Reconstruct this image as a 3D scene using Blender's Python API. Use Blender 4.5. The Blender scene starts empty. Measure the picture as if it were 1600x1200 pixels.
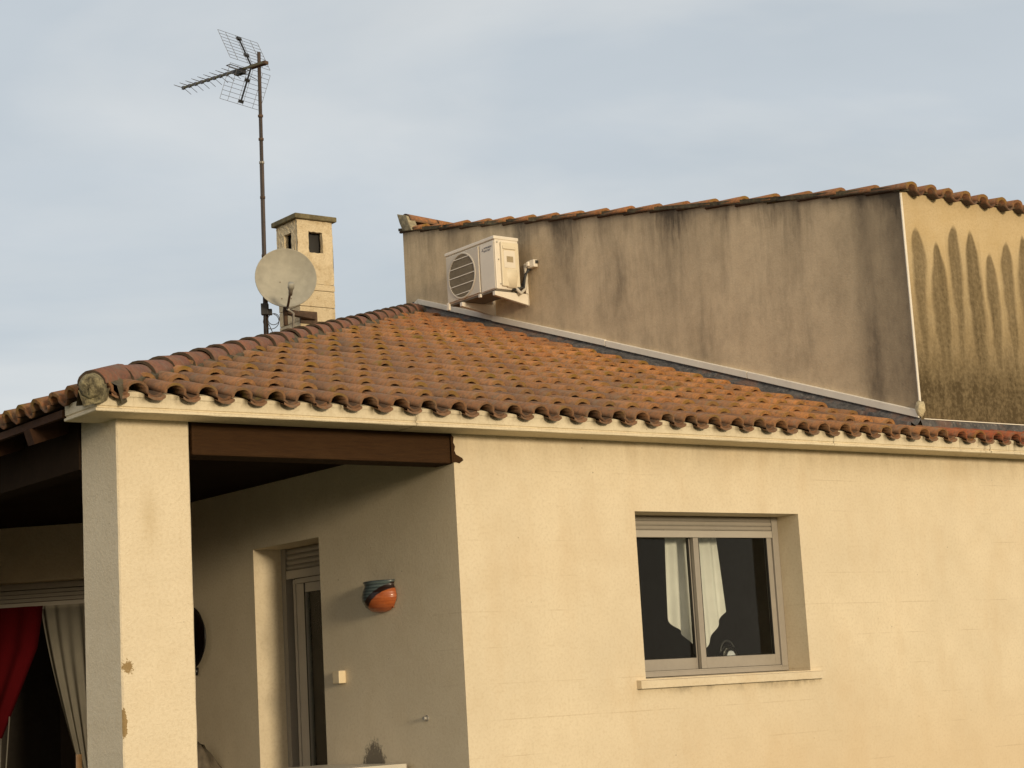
import bpy, bmesh, math, random
from mathutils import Vector, Matrix
random.seed(7)
R = math.radians
sc = bpy.context.scene
col = sc.collection

# ------------------------------------------------------------------ camera
CAM = Vector((-6.39864, -9.0, 1.6))
YAW, PIT, ROLL, FPX = 0.651388754, 0.163159727, -0.0572419248, 2954.726
fw = Vector((math.sin(YAW)*math.cos(PIT), math.cos(YAW)*math.cos(PIT), math.sin(PIT)))
rt = fw.cross(Vector((0, 0, 1))).normalized(); up = rt.cross(fw)
r2 = math.cos(ROLL)*rt + math.sin(ROLL)*up
u2 = -math.sin(ROLL)*rt + math.cos(ROLL)*up
cd = bpy.data.cameras.new('camera'); cam = bpy.data.objects.new('camera', cd); col.objects.link(cam)
cam.matrix_world = Matrix(((r2.x, u2.x, -fw.x, CAM.x), (r2.y, u2.y, -fw.y, CAM.y), (r2.z, u2.z, -fw.z, CAM.z), (0, 0, 0, 1)))
cd.sensor_width = 36.0; cd.lens = 36.0*FPX/1600.0; cd.clip_start = 0.05; cd.clip_end = 3000
sc.camera = cam

# ------------------------------------------------------------------ world, sun, exposure
SUN_EL, SUN_AZ = 6.8, -8.0           # azimuth measured from -Y (the front) towards +X
w = bpy.data.worlds.new('World'); sc.world = w; w.use_nodes = True
nt = w.node_tree; nt.nodes.clear()
def N(t, kind, **kw):
    n = t.nodes.new(kind)
    for k, v in kw.items(): setattr(n, k, v)
    return n
def L(t, a, b): t.links.new(a, b)
out = N(nt, 'ShaderNodeOutputWorld'); bg = N(nt, 'ShaderNodeBackground')
sky = N(nt, 'ShaderNodeTexSky', sky_type='NISHITA', sun_disc=False)
sky.sun_elevation = R(SUN_EL); sky.sun_rotation = R(180 - SUN_AZ)
sky.air_density = 1.0; sky.dust_density = 1.5; sky.ozone_density = 1.5
tc = N(nt, 'ShaderNodeTexCoord'); mp = N(nt, 'ShaderNodeMapping'); mp.inputs['Scale'].default_value = (1.0, 1.0, 3.2)
mp.inputs['Location'].default_value = (3.1, 1.2, 0.4)
nz = N(nt, 'ShaderNodeTexNoise'); nz.inputs['Scale'].default_value = 2.3; nz.inputs['Detail'].default_value = 5; nz.inputs['Roughness'].default_value = .5
nz.inputs['Distortion'].default_value = .3
rp = N(nt, 'ShaderNodeValToRGB'); rp.color_ramp.elements[0].position = .36; rp.color_ramp.elements[1].position = .66
rp.color_ramp.elements[0].color = (.80, .80, .80, 1); rp.color_ramp.elements[1].color = (.96, .96, .96, 1)
mx = N(nt, 'ShaderNodeMix', data_type='RGBA')
nz2 = N(nt, 'ShaderNodeTexNoise'); nz2.inputs['Scale'].default_value = 2.1; nz2.inputs['Detail'].default_value = 7; nz2.inputs['Distortion'].default_value = .4
cm = N(nt, 'ShaderNodeMix', data_type='RGBA')
cm.inputs['A'].default_value = (6.1, 6.65, 7.15, 1); cm.inputs['B'].default_value = (7.7, 7.9, 7.95, 1)
L(nt, tc.outputs['Generated'], mp.inputs['Vector']); L(nt, mp.outputs['Vector'], nz.inputs['Vector']); L(nt, mp.outputs['Vector'], nz2.inputs['Vector'])
rp2 = N(nt, 'ShaderNodeValToRGB'); rp2.color_ramp.elements[0].position = .42; rp2.color_ramp.elements[1].position = .60
L(nt, nz2.outputs['Fac'], rp2.inputs['Fac']); L(nt, rp2.outputs['Color'], cm.inputs['Factor'])
L(nt, nz.outputs['Fac'], rp.inputs['Fac']); L(nt, rp.outputs['Color'], mx.inputs['Factor'])
L(nt, sky.outputs['Color'], mx.inputs['A']); 
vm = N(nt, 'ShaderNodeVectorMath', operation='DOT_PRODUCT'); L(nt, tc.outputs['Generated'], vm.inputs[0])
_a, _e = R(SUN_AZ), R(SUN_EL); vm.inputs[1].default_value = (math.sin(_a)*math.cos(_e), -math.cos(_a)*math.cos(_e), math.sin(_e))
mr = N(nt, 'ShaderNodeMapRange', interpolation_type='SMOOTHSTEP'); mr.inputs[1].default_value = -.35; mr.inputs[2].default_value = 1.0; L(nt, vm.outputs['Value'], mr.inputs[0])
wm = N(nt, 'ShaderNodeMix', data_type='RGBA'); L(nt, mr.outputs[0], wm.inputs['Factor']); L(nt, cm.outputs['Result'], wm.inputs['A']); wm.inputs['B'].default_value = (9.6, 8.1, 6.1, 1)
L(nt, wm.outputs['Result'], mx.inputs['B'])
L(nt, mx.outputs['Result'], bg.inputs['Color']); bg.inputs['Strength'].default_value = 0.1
L(nt, bg.outputs['Background'], out.inputs['Surface'])

sd = bpy.data.lights.new('sun', 'SUN'); sun = bpy.data.objects.new('sun', sd); col.objects.link(sun)
sd.energy = 2.3; sd.angle = R(8); sd.color = (1.0, .82, .56)
a, e = R(SUN_AZ), R(SUN_EL)
tosun = Vector((math.sin(a)*math.cos(e), -math.cos(a)*math.cos(e), math.sin(e)))
sun.rotation_euler = (-tosun).to_track_quat('-Z', 'Y').to_euler(); sun.location = (-3, -20, 8)
sc.view_settings.view_transform = 'Standard'; sc.view_settings.look = 'None'
sc.view_settings.exposure = 0.0; sc.view_settings.gamma = 1.0
sc.render.engine = 'CYCLES'
sc.render.resolution_x = 1024; sc.render.resolution_y = 768

# ------------------------------------------------------------------ helpers: objects
def thing(name, label, cat, loc=(0, 0, 0), group=None):
    o = bpy.data.objects.new(name, None); col.objects.link(o); o.location = loc; o.empty_display_size = .1
    o['label'] = label; o['category'] = cat
    if group: o['group'] = group
    return o
def origin_of(o):
    v = Vector((0, 0, 0))
    while o is not None:
        v += o.location; o = o.parent
    return v
def mesh(name, verts, faces, smooth=False):
    m = bpy.data.meshes.new(name); m.from_pydata([tuple(v) for v in verts], [], faces); m.update()
    if smooth: m.polygons.foreach_set('use_smooth', [True]*len(m.polygons))
    return m
def obj(name, me, mat, parent=None):
    """mesh data in world coordinates; parents have translation only"""
    o = bpy.data.objects.new(name, me); col.objects.link(o)
    if mat and not me.materials: me.materials.append(mat)
    if parent:
        o.parent = parent; o.location = -origin_of(parent)
    return o
class MB:
    def __init__(s): s.v = []; s.f = []; s.sm = []
    def add(s, vs, fs, smooth=False):
        b = len(s.v); s.v += [Vector(v) for v in vs]; s.f += [tuple(i+b for i in f) for f in fs]; s.sm += [smooth]*len(fs); return s
    def box(s, x0, x1, y0, y1, z0, z1):
        return s.add([(x0,y0,z0),(x1,y0,z0),(x1,y1,z0),(x0,y1,z0),(x0,y0,z1),(x1,y0,z1),(x1,y1,z1),(x0,y1,z1)],
              [(0,3,2,1),(4,5,6,7),(0,1,5,4),(1,2,6,5),(2,3,7,6),(3,0,4,7)])
    def obox(s, c, ax, ay, az, hx, hy, hz):
        c = Vector(c); ax, ay, az = Vector(ax).normalized(), Vector(ay).normalized(), Vector(az).normalized()
        vs = [c + ax*hx*i + ay*hy*j + az*hz*k for k in (-1, 1) for i, j in ((-1,-1),(1,-1),(1,1),(-1,1))]
        return s.add(vs, [(0,3,2,1),(4,5,6,7),(0,1,5,4),(1,2,6,5),(2,3,7,6),(3,0,4,7)])
    def beam(s, p, q, w_, h, upv=(0, 0, 1)):
        p, q = Vector(p), Vector(q); d = (q-p).normalized(); sx = d.cross(Vector(upv))
        if sx.length < 1e-4: sx = Vector((1, 0, 0))
        sx.normalize(); sz = sx.cross(d)
        return s.obox((p+q)/2, sx, d, sz, w_/2, (q-p).length/2, h/2)
    def tube(s, pts, r, n=8, cap=True, rads=None):
        pts = [Vector(p) for p in pts]; b = len(s.v); prev = None
        for i, p in enumerate(pts):
            d = (pts[min(i+1, len(pts)-1)] - pts[max(i-1, 0)]).normalized()
            x = d.cross(Vector((0, 0, 1))) if prev is None else prev - d*prev.dot(d)
            if x.length < 1e-4: x = Vector((1, 0, 0))
            x.normalize(); prev = x; y = d.cross(x); rr = rads[i] if rads else r
            for k in range(n):
                t = 2*math.pi*k/n; s.v.append(p + (x*math.cos(t)+y*math.sin(t))*rr)
        for i in range(len(pts)-1):
            for k in range(n):
                k2 = (k+1) % n; s.f.append((b+i*n+k, b+i*n+k2, b+(i+1)*n+k2, b+(i+1)*n+k)); s.sm.append(n > 5)
        if cap:
            s.f.append(tuple(b+k for k in range(n))[::-1]); s.f.append(tuple(b+(len(pts)-1)*n+k for k in range(n))); s.sm += [False, False]
        return s
    def lathe(s, prof, M, n=24, a0=0, a1=2*math.pi, smooth=True):
        full = abs(a1-a0-2*math.pi) < 1e-6; cnt = n if full else n+1; b = len(s.v)
        for rr, z in prof:
            for k in range(cnt):
                t = a0+(a1-a0)*k/n; s.v.append(M @ Vector((rr*math.cos(t), rr*math.sin(t), z)))
        for i in range(len(prof)-1):
            for k in range(n):
                k2 = (k+1) % cnt; s.f.append((b+i*cnt+k, b+i*cnt+k2, b+(i+1)*cnt+k2, b+(i+1)*cnt+k)); s.sm.append(smooth)
        return s
    def me(s, name):
        m = bpy.data.meshes.new(name); m.from_pydata([tuple(v) for v in s.v], [], s.f); m.update()
        m.polygons.foreach_set('use_smooth', s.sm); return m
    def build(s, name, mat, parent=None, bevel=0):
        m = s.me(name)
        if bevel:
            bm = bmesh.new(); bm.from_mesh(m)
            bmesh.ops.bevel(bm, geom=list(bm.edges), offset=bevel, segments=2, affect='EDGES', profile=.6, clamp_overlap=True)
            bm.to_mesh(m); bm.free()
        return obj(name, m, mat, parent)

# ------------------------------------------------------------------ helpers: materials
def new_mat(name):
    m = bpy.data.materials.new(name); m.use_nodes = True; t = m.node_tree; t.nodes.clear()
    o = N(t, 'ShaderNodeOutputMaterial'); b = N(t, 'ShaderNodeBsdfPrincipled'); L(t, b.outputs[0], o.inputs['Surface'])
    return m, t, b
class G:
    """tiny node-graph writer"""
    def __init__(s, t): s.t = t
    def coord(s, kind='Object'): return N(s.t, 'ShaderNodeTexCoord').outputs[kind]
    def _in(s, sock, v):
        if v is None: return
        if isinstance(v, (int, float)): sock.default_value = v
        elif isinstance(v, (tuple, list)): sock.default_value = tuple(v) if len(v) == len(sock.default_value) else tuple(v)+(1,)
        else: L(s.t, v, sock)
    def map(s, vec, scale=(1, 1, 1), loc=(0, 0, 0)):
        n = N(s.t, 'ShaderNodeMapping'); L(s.t, vec, n.inputs['Vector']); n.inputs['Scale'].default_value = scale; n.inputs['Location'].default_value = loc; return n.outputs[0]
    def noise(s, vec, scale, detail=4, rough=.55, dist=0):
        n = N(s.t, 'ShaderNodeTexNoise'); L(s.t, vec, n.inputs['Vector']); n.inputs['Scale'].default_value = scale
        n.inputs['Detail'].default_value = detail; n.inputs['Roughness'].default_value = rough; n.inputs['Distortion'].default_value = dist; return n.outputs['Fac']
    def vor(s, vec, scale, out='Distance', feature='F1'):
        n = N(s.t, 'ShaderNodeTexVoronoi', feature=feature); L(s.t, vec, n.inputs['Vector']); n.inputs['Scale'].default_value = scale; return n.outputs[out]
    def m(s, op, a, b=None, c=None, clamp=False):
        n = N(s.t, 'ShaderNodeMath', operation=op, use_clamp=clamp); s._in(n.inputs[0], a); s._in(n.inputs[1], b); s._in(n.inputs[2], c); return n.outputs[0]
    def rng(s, v, a, b, c=0.0, d=1.0, smooth=False):
        n = N(s.t, 'ShaderNodeMapRange'); n.interpolation_type = 'SMOOTHSTEP' if smooth else 'LINEAR'
        for i, q in enumerate((v, a, b, c, d)): s._in(n.inputs[i], q)
        return n.outputs[0]
    def mix(s, f, a, b, blend='MIX'):
        n = N(s.t, 'ShaderNodeMix', data_type='RGBA', blend_type=blend); s._in(n.inputs['Factor'], f); s._in(n.inputs['A'], a); s._in(n.inputs['B'], b); return n.outputs['Result']
    def sep(s, v): return N_sep(s.t, v)
    def bump(s, h, dist, strength=1.0, normal=None):
        n = N(s.t, 'ShaderNodeBump'); L(s.t, h, n.inputs['Height']); n.inputs['Distance'].default_value = dist; n.inputs['Strength'].default_value = strength
        if normal is not None: L(s.t, normal, n.inputs['Normal'])
        return n.outputs[0]
def N_sep(t, v):
    n = N(t, 'ShaderNodeSeparateXYZ'); L(t, v, n.inputs[0]); return n.outputs
def simple(name, c, rough=.6, metal=0, var=.12, scale=25, bump=0, spec=.5, coord='Object'):
    m, t, b = new_mat(name); g = G(t); co = g.coord(coord)
    n1 = g.noise(co, scale, 4)
    n2 = g.noise(co, scale*.13, 3)
    f = g.m('ADD', g.m('MULTIPLY', n1, .5), g.m('MULTIPLY', n2, .5))
    lo = tuple(x*(1-var*1.6) for x in c); hi = tuple(min(1, x*(1+var*1.6)) for x in c)
    L(t, g.mix(g.rng(f, .3, .7), lo, hi), b.inputs['Base Color'])
    L(t, g.rng(n1, .2, .8, max(0, rough-.08), min(1, rough+.08)), b.inputs['Roughness']); b.inputs['Metallic'].default_value = metal
    b.inputs['Specular IOR Level'].default_value = spec
    if bump: L(t, g.bump(n1, bump), b.inputs['Normal'])
    return m

WALL = (.72, .625, .465)
def stucco(name, base, stain=None, grain=1.0, rough_grain=1.0):
    """sprayed render: fine grain relief, faint blotches, optional stains with a shape of their own"""
    m, t, b = new_mat(name); g = G(t); co = g.coord()
    big = g.noise(co, .9, 5, .6); mid = g.noise(co, 5.5, 5, .6); fine = g.noise(co, 55, 3, .6); fine2 = g.noise(co, 120, 2, .5)
    c = g.mix(g.rng(big, .32, .68), tuple(x*.92 for x in base), tuple(min(1, x*1.05) for x in base))
    c = g.mix(g.m('MULTIPLY', g.rng(mid, .45, .75), .34), c, tuple(x*q for x, q in zip(base, (.84, .80, .74))))
    c = g.mix(g.m('MULTIPLY', g.rng(fine, .46, .68), .40), c, tuple(x*q for x, q in zip(base, (.78, .74, .68))))
    # specks of dirt
    sp = g.vor(co, 9.0); spk = g.m('MULTIPLY', g.rng(sp, .055, .03), g.rng(g.noise(co, 2.3, 2), .50, .56))
    c = g.mix(g.m('MULTIPLY', spk, .55), c, (.16, .12, .07))
    if stain: c = stain(g, co, c)
    L(t, c, b.inputs['Base Color']); b.inputs['Roughness'].default_value = .93; b.inputs['Specular IOR Level'].default_value = .15
    h = g.m('ADD', g.m('MULTIPLY', fine, .8), g.m('MULTIPLY', fine2, .45))
    h = g.m('ADD', h, g.m('MULTIPLY', g.noise(co, 18, 3), .5*rough_grain))
    L(t, g.bump(h, .0075*grain, .9), b.inputs['Normal'])
    return m

def gauss(g, v, c, wd):       # soft bump around v = c
    d = g.m('DIVIDE', g.m('SUBTRACT', v, c), wd); return g.m('POWER', 2.718, g.m('MULTIPLY', g.m('MULTIPLY', d, d), -1))

def stain_front(g, co, c):
    s = g.sep(co)
    # faint outline of the block courses behind the render and rain wash low down
    n = g.noise(g.map(co, (1.2, 1, .5)), 2.2, 5, .6)
    c = g.mix(g.m('MULTIPLY', g.rng(n, .5, .72), .30), c, (.58, .43, .26))
    wash = g.m('MULTIPLY', g.rng(s[2], 1.75, .9, 0, 1, True), g.rng(s[0], .2, 2.6, 0, 1, True))
    c = g.mix(g.m('MULTIPLY', wash, .35), c, (.60, .44, .26))
    line = g.m('PINGPONG', g.m('ADD', s[2], g.m('MULTIPLY', n, .012)), .105)
    crack = g.m('MULTIPLY', g.rng(line, .0045, .0), g.rng(g.noise(co, 1.7, 3), .5, .62))
    c = g.mix(g.m('MULTIPLY', crack, .38), c, (.40, .30, .18))
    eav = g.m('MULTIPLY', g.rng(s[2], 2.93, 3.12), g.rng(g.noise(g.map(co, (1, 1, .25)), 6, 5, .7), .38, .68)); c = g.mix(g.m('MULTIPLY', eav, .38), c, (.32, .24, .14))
    # darker broken band just under the sill
    gr = g.m('MULTIPLY', g.m('MULTIPLY', g.rng(s[2], 1.54, 1.60), g.rng(s[2], 1.605, 1.595)), g.rng(g.noise(g.map(co, (1, 1, .6)), 7, 5, .7), .48, .72))
    gr = g.m('MULTIPLY', gr, g.m('MULTIPLY', g.rng(s[0], 1.28, 1.35), g.rng(s[0], 2.93, 2.86)))
    return g.mix(g.m('MULTIPLY', gr, .8), c, (.10, .07, .04))
def stain_return(g, co, c):
    s = g.sep(co)
    d = g.m('MULTIPLY', gauss(g, s[1], 1.0, .15), g.rng(s[2], 1.50, 1.24))
    n = g.noise(g.map(co, (1, 1, .8)), 36, 6, .8)
    return g.mix(g.m('MULTIPLY', g.rng(g.m('MULTIPLY', g.m('ADD', d, .12), n), .27, .36), g.m('MULTIPLY', g.rng(d, .05, .3), .8)), c, (.07, .06, .05))
def stain_pillar(g, co, c):
    s = g.sep(co); n = g.noise(co, 55, 5, .75)
    tot = None
    for (cx, cz, wx, wz) in ((-2.108, 1.858, .034, .038), (-2.138, 1.60, .016, .055), (-2.136, 1.545, .022, .05), (-1.735, 1.28, .02, .04), (-1.73, 1.235, .03, .03)):
        gg = g.m('MULTIPLY', gauss(g, s[0], cx, wx), gauss(g, s[2], cz, wz)); tot = gg if tot is None else g.m('ADD', tot, gg)
    f = g.rng(g.m('ADD', tot, g.m('MULTIPLY', g.m('SUBTRACT', n, .5), 2.4)), .50, .56)
    f = g.m('MULTIPLY', g.m('MULTIPLY', f, g.rng(tot, .12, .2)), g.rng(s[1], .012, .008))
    c = g.mix(f, c, (.30, .21, .10))
    sm = g.m('MULTIPLY', gauss(g, s[0], -1.965, .05), gauss(g, s[2], 2.62, .14))
    return g.mix(g.m('MULTIPLY', sm, .35), c, (.45, .34, .18))
def stain_gable(g, co, c):
    """rain streaks running down the weather side of the tall wall"""
    s = g.sep(co); y, z = s[1], s[2]
    top = g.m('ADD', g.m('MULTIPLY', y, .186), 5.11)              # underside of the verge
    dep = g.m('SUBTRACT', top, z)
    wob = g.m('MULTIPLY', g.m('SUBTRACT', g.noise(co, 1.6, 3), .5), .12)
    yy = g.m('ADD', y, wob)
    pv = N(g.t, 'ShaderNodeCombineXYZ'); g._in(pv.inputs[0], yy); g._in(pv.inputs[2], g.m('MULTIPLY', z, .10))
    st = g.noise(pv.outputs[0], 3.2, 6, .72)
    st2 = g.noise(pv.outputs[0], 9, 4, .6)
    blot = g.noise(g.map(co, (1, 1, .55)), 1.9, 6, .65)
    f = g.m('MULTIPLY', g.m('MULTIPLY', g.rng(st, .48, .70), g.rng(dep, 1.5, .05, .15, .95)), g.rng(g.noise(co, .8, 3), .35, .65, .25, 1.0))
    f = g.m('ADD', f, g.m('MULTIPLY', g.rng(st2, .55, .75), g.rng(dep, .6, 0, 0, .45)))
    for (cy, wd, amp, ln) in ((.04, .20, 1.05, 3.6), (.38, .14, .8, 2.6), (.75, .25, .18, 1.6), (1.12, .10, .55, 1.0), (1.30, .09, .35, 1.3), (2.45, .12, .5, 1.1), (2.85, .12, .35, .6), (4.05, .10, .55, 1.2), (4.45, .14, .35, 1.0), (5.65, .10, .45, .6), (3.3, .2, .2, 1.5), (4.30, .30, .42, 1.3)):
        f = g.m('ADD', f, g.m('MULTIPLY', g.m('MULTIPLY', gauss(g, yy, cy, wd), amp), g.rng(dep, ln, 0, 0, 1)))
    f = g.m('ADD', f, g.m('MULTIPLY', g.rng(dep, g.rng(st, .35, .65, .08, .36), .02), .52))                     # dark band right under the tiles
    f = g.m('ADD', f, g.m('MULTIPLY', g.rng(blot, .50, .72), .42))
    pv2 = N(g.t, 'ShaderNodeCombineXYZ'); g._in(pv2.inputs[0], y); g._in(pv2.inputs[2], g.m('MULTIPLY', z, .22)); f = g.m('ADD', f, g.m('MULTIPLY', g.rng(g.noise(pv2.outputs[0], 1.5, 5, .6), .48, .66), .38))
    f = g.m('ADD', f, g.m('MULTIPLY', g.rng(y, .85, -.05, 0, 1, True), .32))
    f = g.m('MULTIPLY', f, g.rng(blot, .25, .62, .5, 1.05))
    c = g.mix(g.m('MULTIPLY', g.rng(y, 6.4, .2), .35), c, (.62, .49, .325))
    sm = g.noise(co, 7, 5, .7); c = g.mix(g.m('MULTIPLY', g.rng(sm, .42, .7), .35), c, (.40, .31, .21))
    return g.mix(g.m('MULTIPLY', f, .74, None, True), c, (.12, .097, .072))
def stain_drips(g, co, c):
    """algae tongues rising up the sunny face, one below every tile channel"""
    s = g.sep(co); x, z = s[0], s[2]
    n = g.noise(co, 4.5, 4, .6); n2 = g.noise(co, 30, 4, .65)
    xs = g.m('ADD', g.m('DIVIDE', g.m('SUBTRACT', x, 4.187), .2047), g.m('MULTIPLY', g.m('SUBTRACT', g.noise(co, 1.7, 2), .5), .75))
    cell = g.m('FLOOR', xs); fr = g.m('ABSOLUTE', g.m('SUBTRACT', g.m('FRACT', xs), .5))       # 0 at the tongue's axis
    wn = N(g.t, 'ShaderNodeTexWhiteNoise', noise_dimensions='1D'); g._in(wn.inputs['W'], cell)
    peak = g.rng(wn.outputs['Value'], 0, 1, 4.74, 4.94)
    d = g.m('SUBTRACT', peak, z)                                                            # depth below the tip
    wn2 = N(g.t, 'ShaderNodeTexWhiteNoise', noise_dimensions='1D'); g._in(wn2.inputs['W'], g.m('ADD', cell, 17.3)); r2_ = wn2.outputs['Value']
    grow = g.m('SUBTRACT', 1.0, g.m('POWER', 2.718, g.m('DIVIDE', g.m('MULTIPLY', g.m('MAXIMUM', d, 0.0), -1.0), g.rng(r2_, 0, 1, .10, .22))))
    half = g.m('MULTIPLY', grow, g.rng(r2_, 0, 1, .42, .60))
    half = g.m('ADD', half, g.m('MULTIPLY', g.m('SUBTRACT', n, .5), g.rng(d, 0, .8, .03, .22)))
    edge = g.rng(d, .05, .9, .05, .36)
    f = g.m('MULTIPLY', g.rng(g.m('SUBTRACT', half, fr), g.m('MULTIPLY', edge, -.6), edge), g.rng(d, 0, .05))
    vst = g.noise(g.map(co, (1, 1, .05)), 11, 5, .7)
    f = g.m('MULTIPLY', f, g.rng(d, 0, 1.0, .86, 1.0))
    f = g.m('MULTIPLY', f, g.rng(vst, .3, .65, .80, 1.05))
    f = g.m('MAXIMUM', f, g.m('MULTIPLY', g.m('MULTIPLY', g.rng(vst, .47, .62), g.rng(d, .15, .6)), .55))
    low = g.m('MULTIPLY', g.rng(z, 4.6, 3.66, 0, 1.1), g.rng(g.noise(g.map(co, (1, 1, .30)), 7, 6, .75), .32, .6, .82, 1.05))
    f = g.m('MAXIMUM', f, low)
    f = g.m('MAXIMUM', f, g.m('MULTIPLY', g.rng(d, .0, .8, 0, .74), g.rng(vst, .25, .6, .7, 1.0)))
    f = g.m('MULTIPLY', f, g.rng(n2, .3, .65, .82, 1.05))
    c = g.mix(g.m('MULTIPLY', g.rng(n, .4, .7), .4), c, (.50, .36, .17))
    return g.mix(g.m('MULTIPLY', f, .92, None, True), c, (.085, .062, .032))

M = {}
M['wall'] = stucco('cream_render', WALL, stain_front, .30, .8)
M['ret'] = stucco('cream_render_porch', WALL, stain_return, .30, .8)
M['pillar'] = stucco('cream_render_pillar', (.73, .635, .475), stain_pillar, .6)
M['gable'] = stucco('weathered_render', (.72, .58, .395), stain_gable, .35, .6)
M['drips'] = stucco('algae_stained_render', (.62, .485, .29), stain_drips, .8)
M['chim'] = stucco('chimney_render', (.73, .62, .43), lambda g, co, c: g.mix(g.m('MULTIPLY', g.rng(g.noise(co, 9, 5, .7), .48, .66), .45), c, (.42, .31, .16)), 2.2)
def fascia_shade_stain(g, co, c):
    s = g.sep(co)
    n = g.noise(g.map(co, (1, 1, .5)), 14, 4, .65)
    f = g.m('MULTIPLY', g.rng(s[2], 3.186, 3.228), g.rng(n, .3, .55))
    ax = g.m('FRACT', g.m('DIVIDE', g.m('ADD', s[0], 2.335+.1), .2004)); cov = g.rng(g.m('ABSOLUTE', g.m('SUBTRACT', ax, .82)), .26, .12)  # shadows of the tile pans painted into the tone, mixed with dirt
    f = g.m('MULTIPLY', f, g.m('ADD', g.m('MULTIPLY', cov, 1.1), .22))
    dr = g.m('MULTIPLY', g.rng(g.noise(g.map(co, (1, 1, .04)), 22, 3, .7), .58, .72), g.rng(s[0], 3.6, 4.6, .06, .5))
    f = g.m('ADD', f, dr)
    j = g.m('MULTIPLY', gauss(g, s[0], -.395, .018), g.rng(g.noise(co, 40, 3), .4, .55)); f = g.m('ADD', f, g.m('MULTIPLY', j, .55))
    return g.mix(g.m('MULTIPLY', f, .8, None, True), c, (.10, .075, .04))
M['fascia'] = stucco('fascia_render', (.75, .66, .49), fascia_shade_stain, .7)
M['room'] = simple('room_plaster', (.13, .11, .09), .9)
def beam_mat():
    m, t, b = new_mat('brown_painted_beam'); g = G(t); co = g.coord(); n = g.noise(g.map(co, (.25, 3, 3)), 30, 5, .7); n2 = g.noise(co, 3, 4)
    c = g.mix(g.rng(n, .3, .7), (.036, .017, .007), (.056, .027, .010)); c = g.mix(g.m('MULTIPLY', g.rng(n2, .5, .7), .4), c, (.07, .038, .016))
    L(t, c, b.inputs['Base Color']); b.inputs['Roughness'].default_value = .8; b.inputs['Specular IOR Level'].default_value = .15; L(t, g.bump(n, .006), b.inputs['Normal']); return m
M['beam'] = beam_mat()
M['wood'] = simple('dark_stained_wood', (.025, .015, .009), .9, var=.25, scale=22, bump=.002, spec=.1)
M['ceil'] = simple('black_brown_boards', (.022, .014, .009), .95, var=.2, scale=20, spec=.05)
M['rafter'] = simple('rafter_wood', (.05, .024, .013), .85, var=.25, scale=30, bump=.002, spec=.15)
M['alu'] = simple('champagne_aluminium', (.315, .285, .245), .45, 0, .04, 30)
M['alu_white'] = simple('white_aluminium', (.43, .395, .345), .4, 0, .03, 30)
M['gasket'] = simple('black_rubber', (.015, .014, .013), .6, 0, .1)
M['trim'] = simple('white_trim', (.82, .76, .66), .55, 0, .06, 12)
def lead_mat():
    m, t, b = new_mat('lead_flashing'); g = G(t); co = g.coord(); n = g.noise(co, 14, 6, .7); n2 = g.noise(co, 4, 4, .6)
    c = g.mix(g.rng(n, .35, .65), (.045, .042, .040), (.135, .125, .118)); c = g.mix(g.m('MULTIPLY', g.rng(n2, .52, .62), .75), c, (.17, .095, .065)); c = g.mix(g.m('MULTIPLY', g.rng(g.noise(co, 30, 3), .58, .7), .5), c, (.30, .26, .22))
    L(t, c, b.inputs['Base Color']); b.inputs['Roughness'].default_value = .75; L(t, g.bump(n, .02), b.inputs['Normal']); return m
M['lead'] = lead_mat()
M['mortar'] = simple('mossy_mortar', (.085, .068, .038), .95, 0, .55, 22, .012)
M['ridge_mortar'] = simple('lichen_ridge_mortar', (.30, .26, .17), .95, 0, .5, 24, .01)
M['lime'] = simple('pale_mortar', (.55, .47, .30), .95, 0, .35, 30, .01)
def plug_mat():
    m, t, b = new_mat('lichen_mortar'); g = G(t); co = g.coord()
    n = g.noise(co, 22, 6, .7); n2 = g.noise(co, 60, 3)
    c = g.mix(g.rng(n, .38, .62), (.09, .075, .045), (.36, .31, .18)); c = g.mix(g.m('MULTIPLY', g.rng(n2, .5, .7), .6), c, (.055, .05, .035))
    L(t, c, b.inputs['Base Color']); b.inputs['Roughness'].default_value = .95; L(t, g.bump(n, .02), b.inputs['Normal']); return m
M['plug'] = plug_mat()
def glass_mat(name, tint=(.9, .92, .9)):
    m = bpy.data.materials.new(name); m.use_nodes = True; t = m.node_tree; t.nodes.clear(); g = G(t)
    o = N(t, 'ShaderNodeOutputMaterial'); tr = N(t, 'ShaderNodeBsdfTransparent'); gl = N(t, 'ShaderNodeBsdfGlossy'); ms = N(t, 'ShaderNodeMixShader'); fr = N(t, 'ShaderNodeFresnel')
    tr.inputs[0].default_value = tint+(1,); gl.inputs['Roughness'].default_value = .02; fr.inputs[0].default_value = 1.22
    n = g.noise(g.coord(), 3.0, 2); L(t, g.bump(n, .01, .15), gl.inputs['Normal'])
    L(t, fr.outputs[0], ms.inputs[0]); L(t, tr.outputs[0], ms.inputs[1]); L(t, gl.outputs[0], ms.inputs[2]); L(t, ms.outputs[0], o.inputs['Surface']); return m
M['glass'] = glass_mat('window_glass', (.94, .95, .93))
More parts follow.
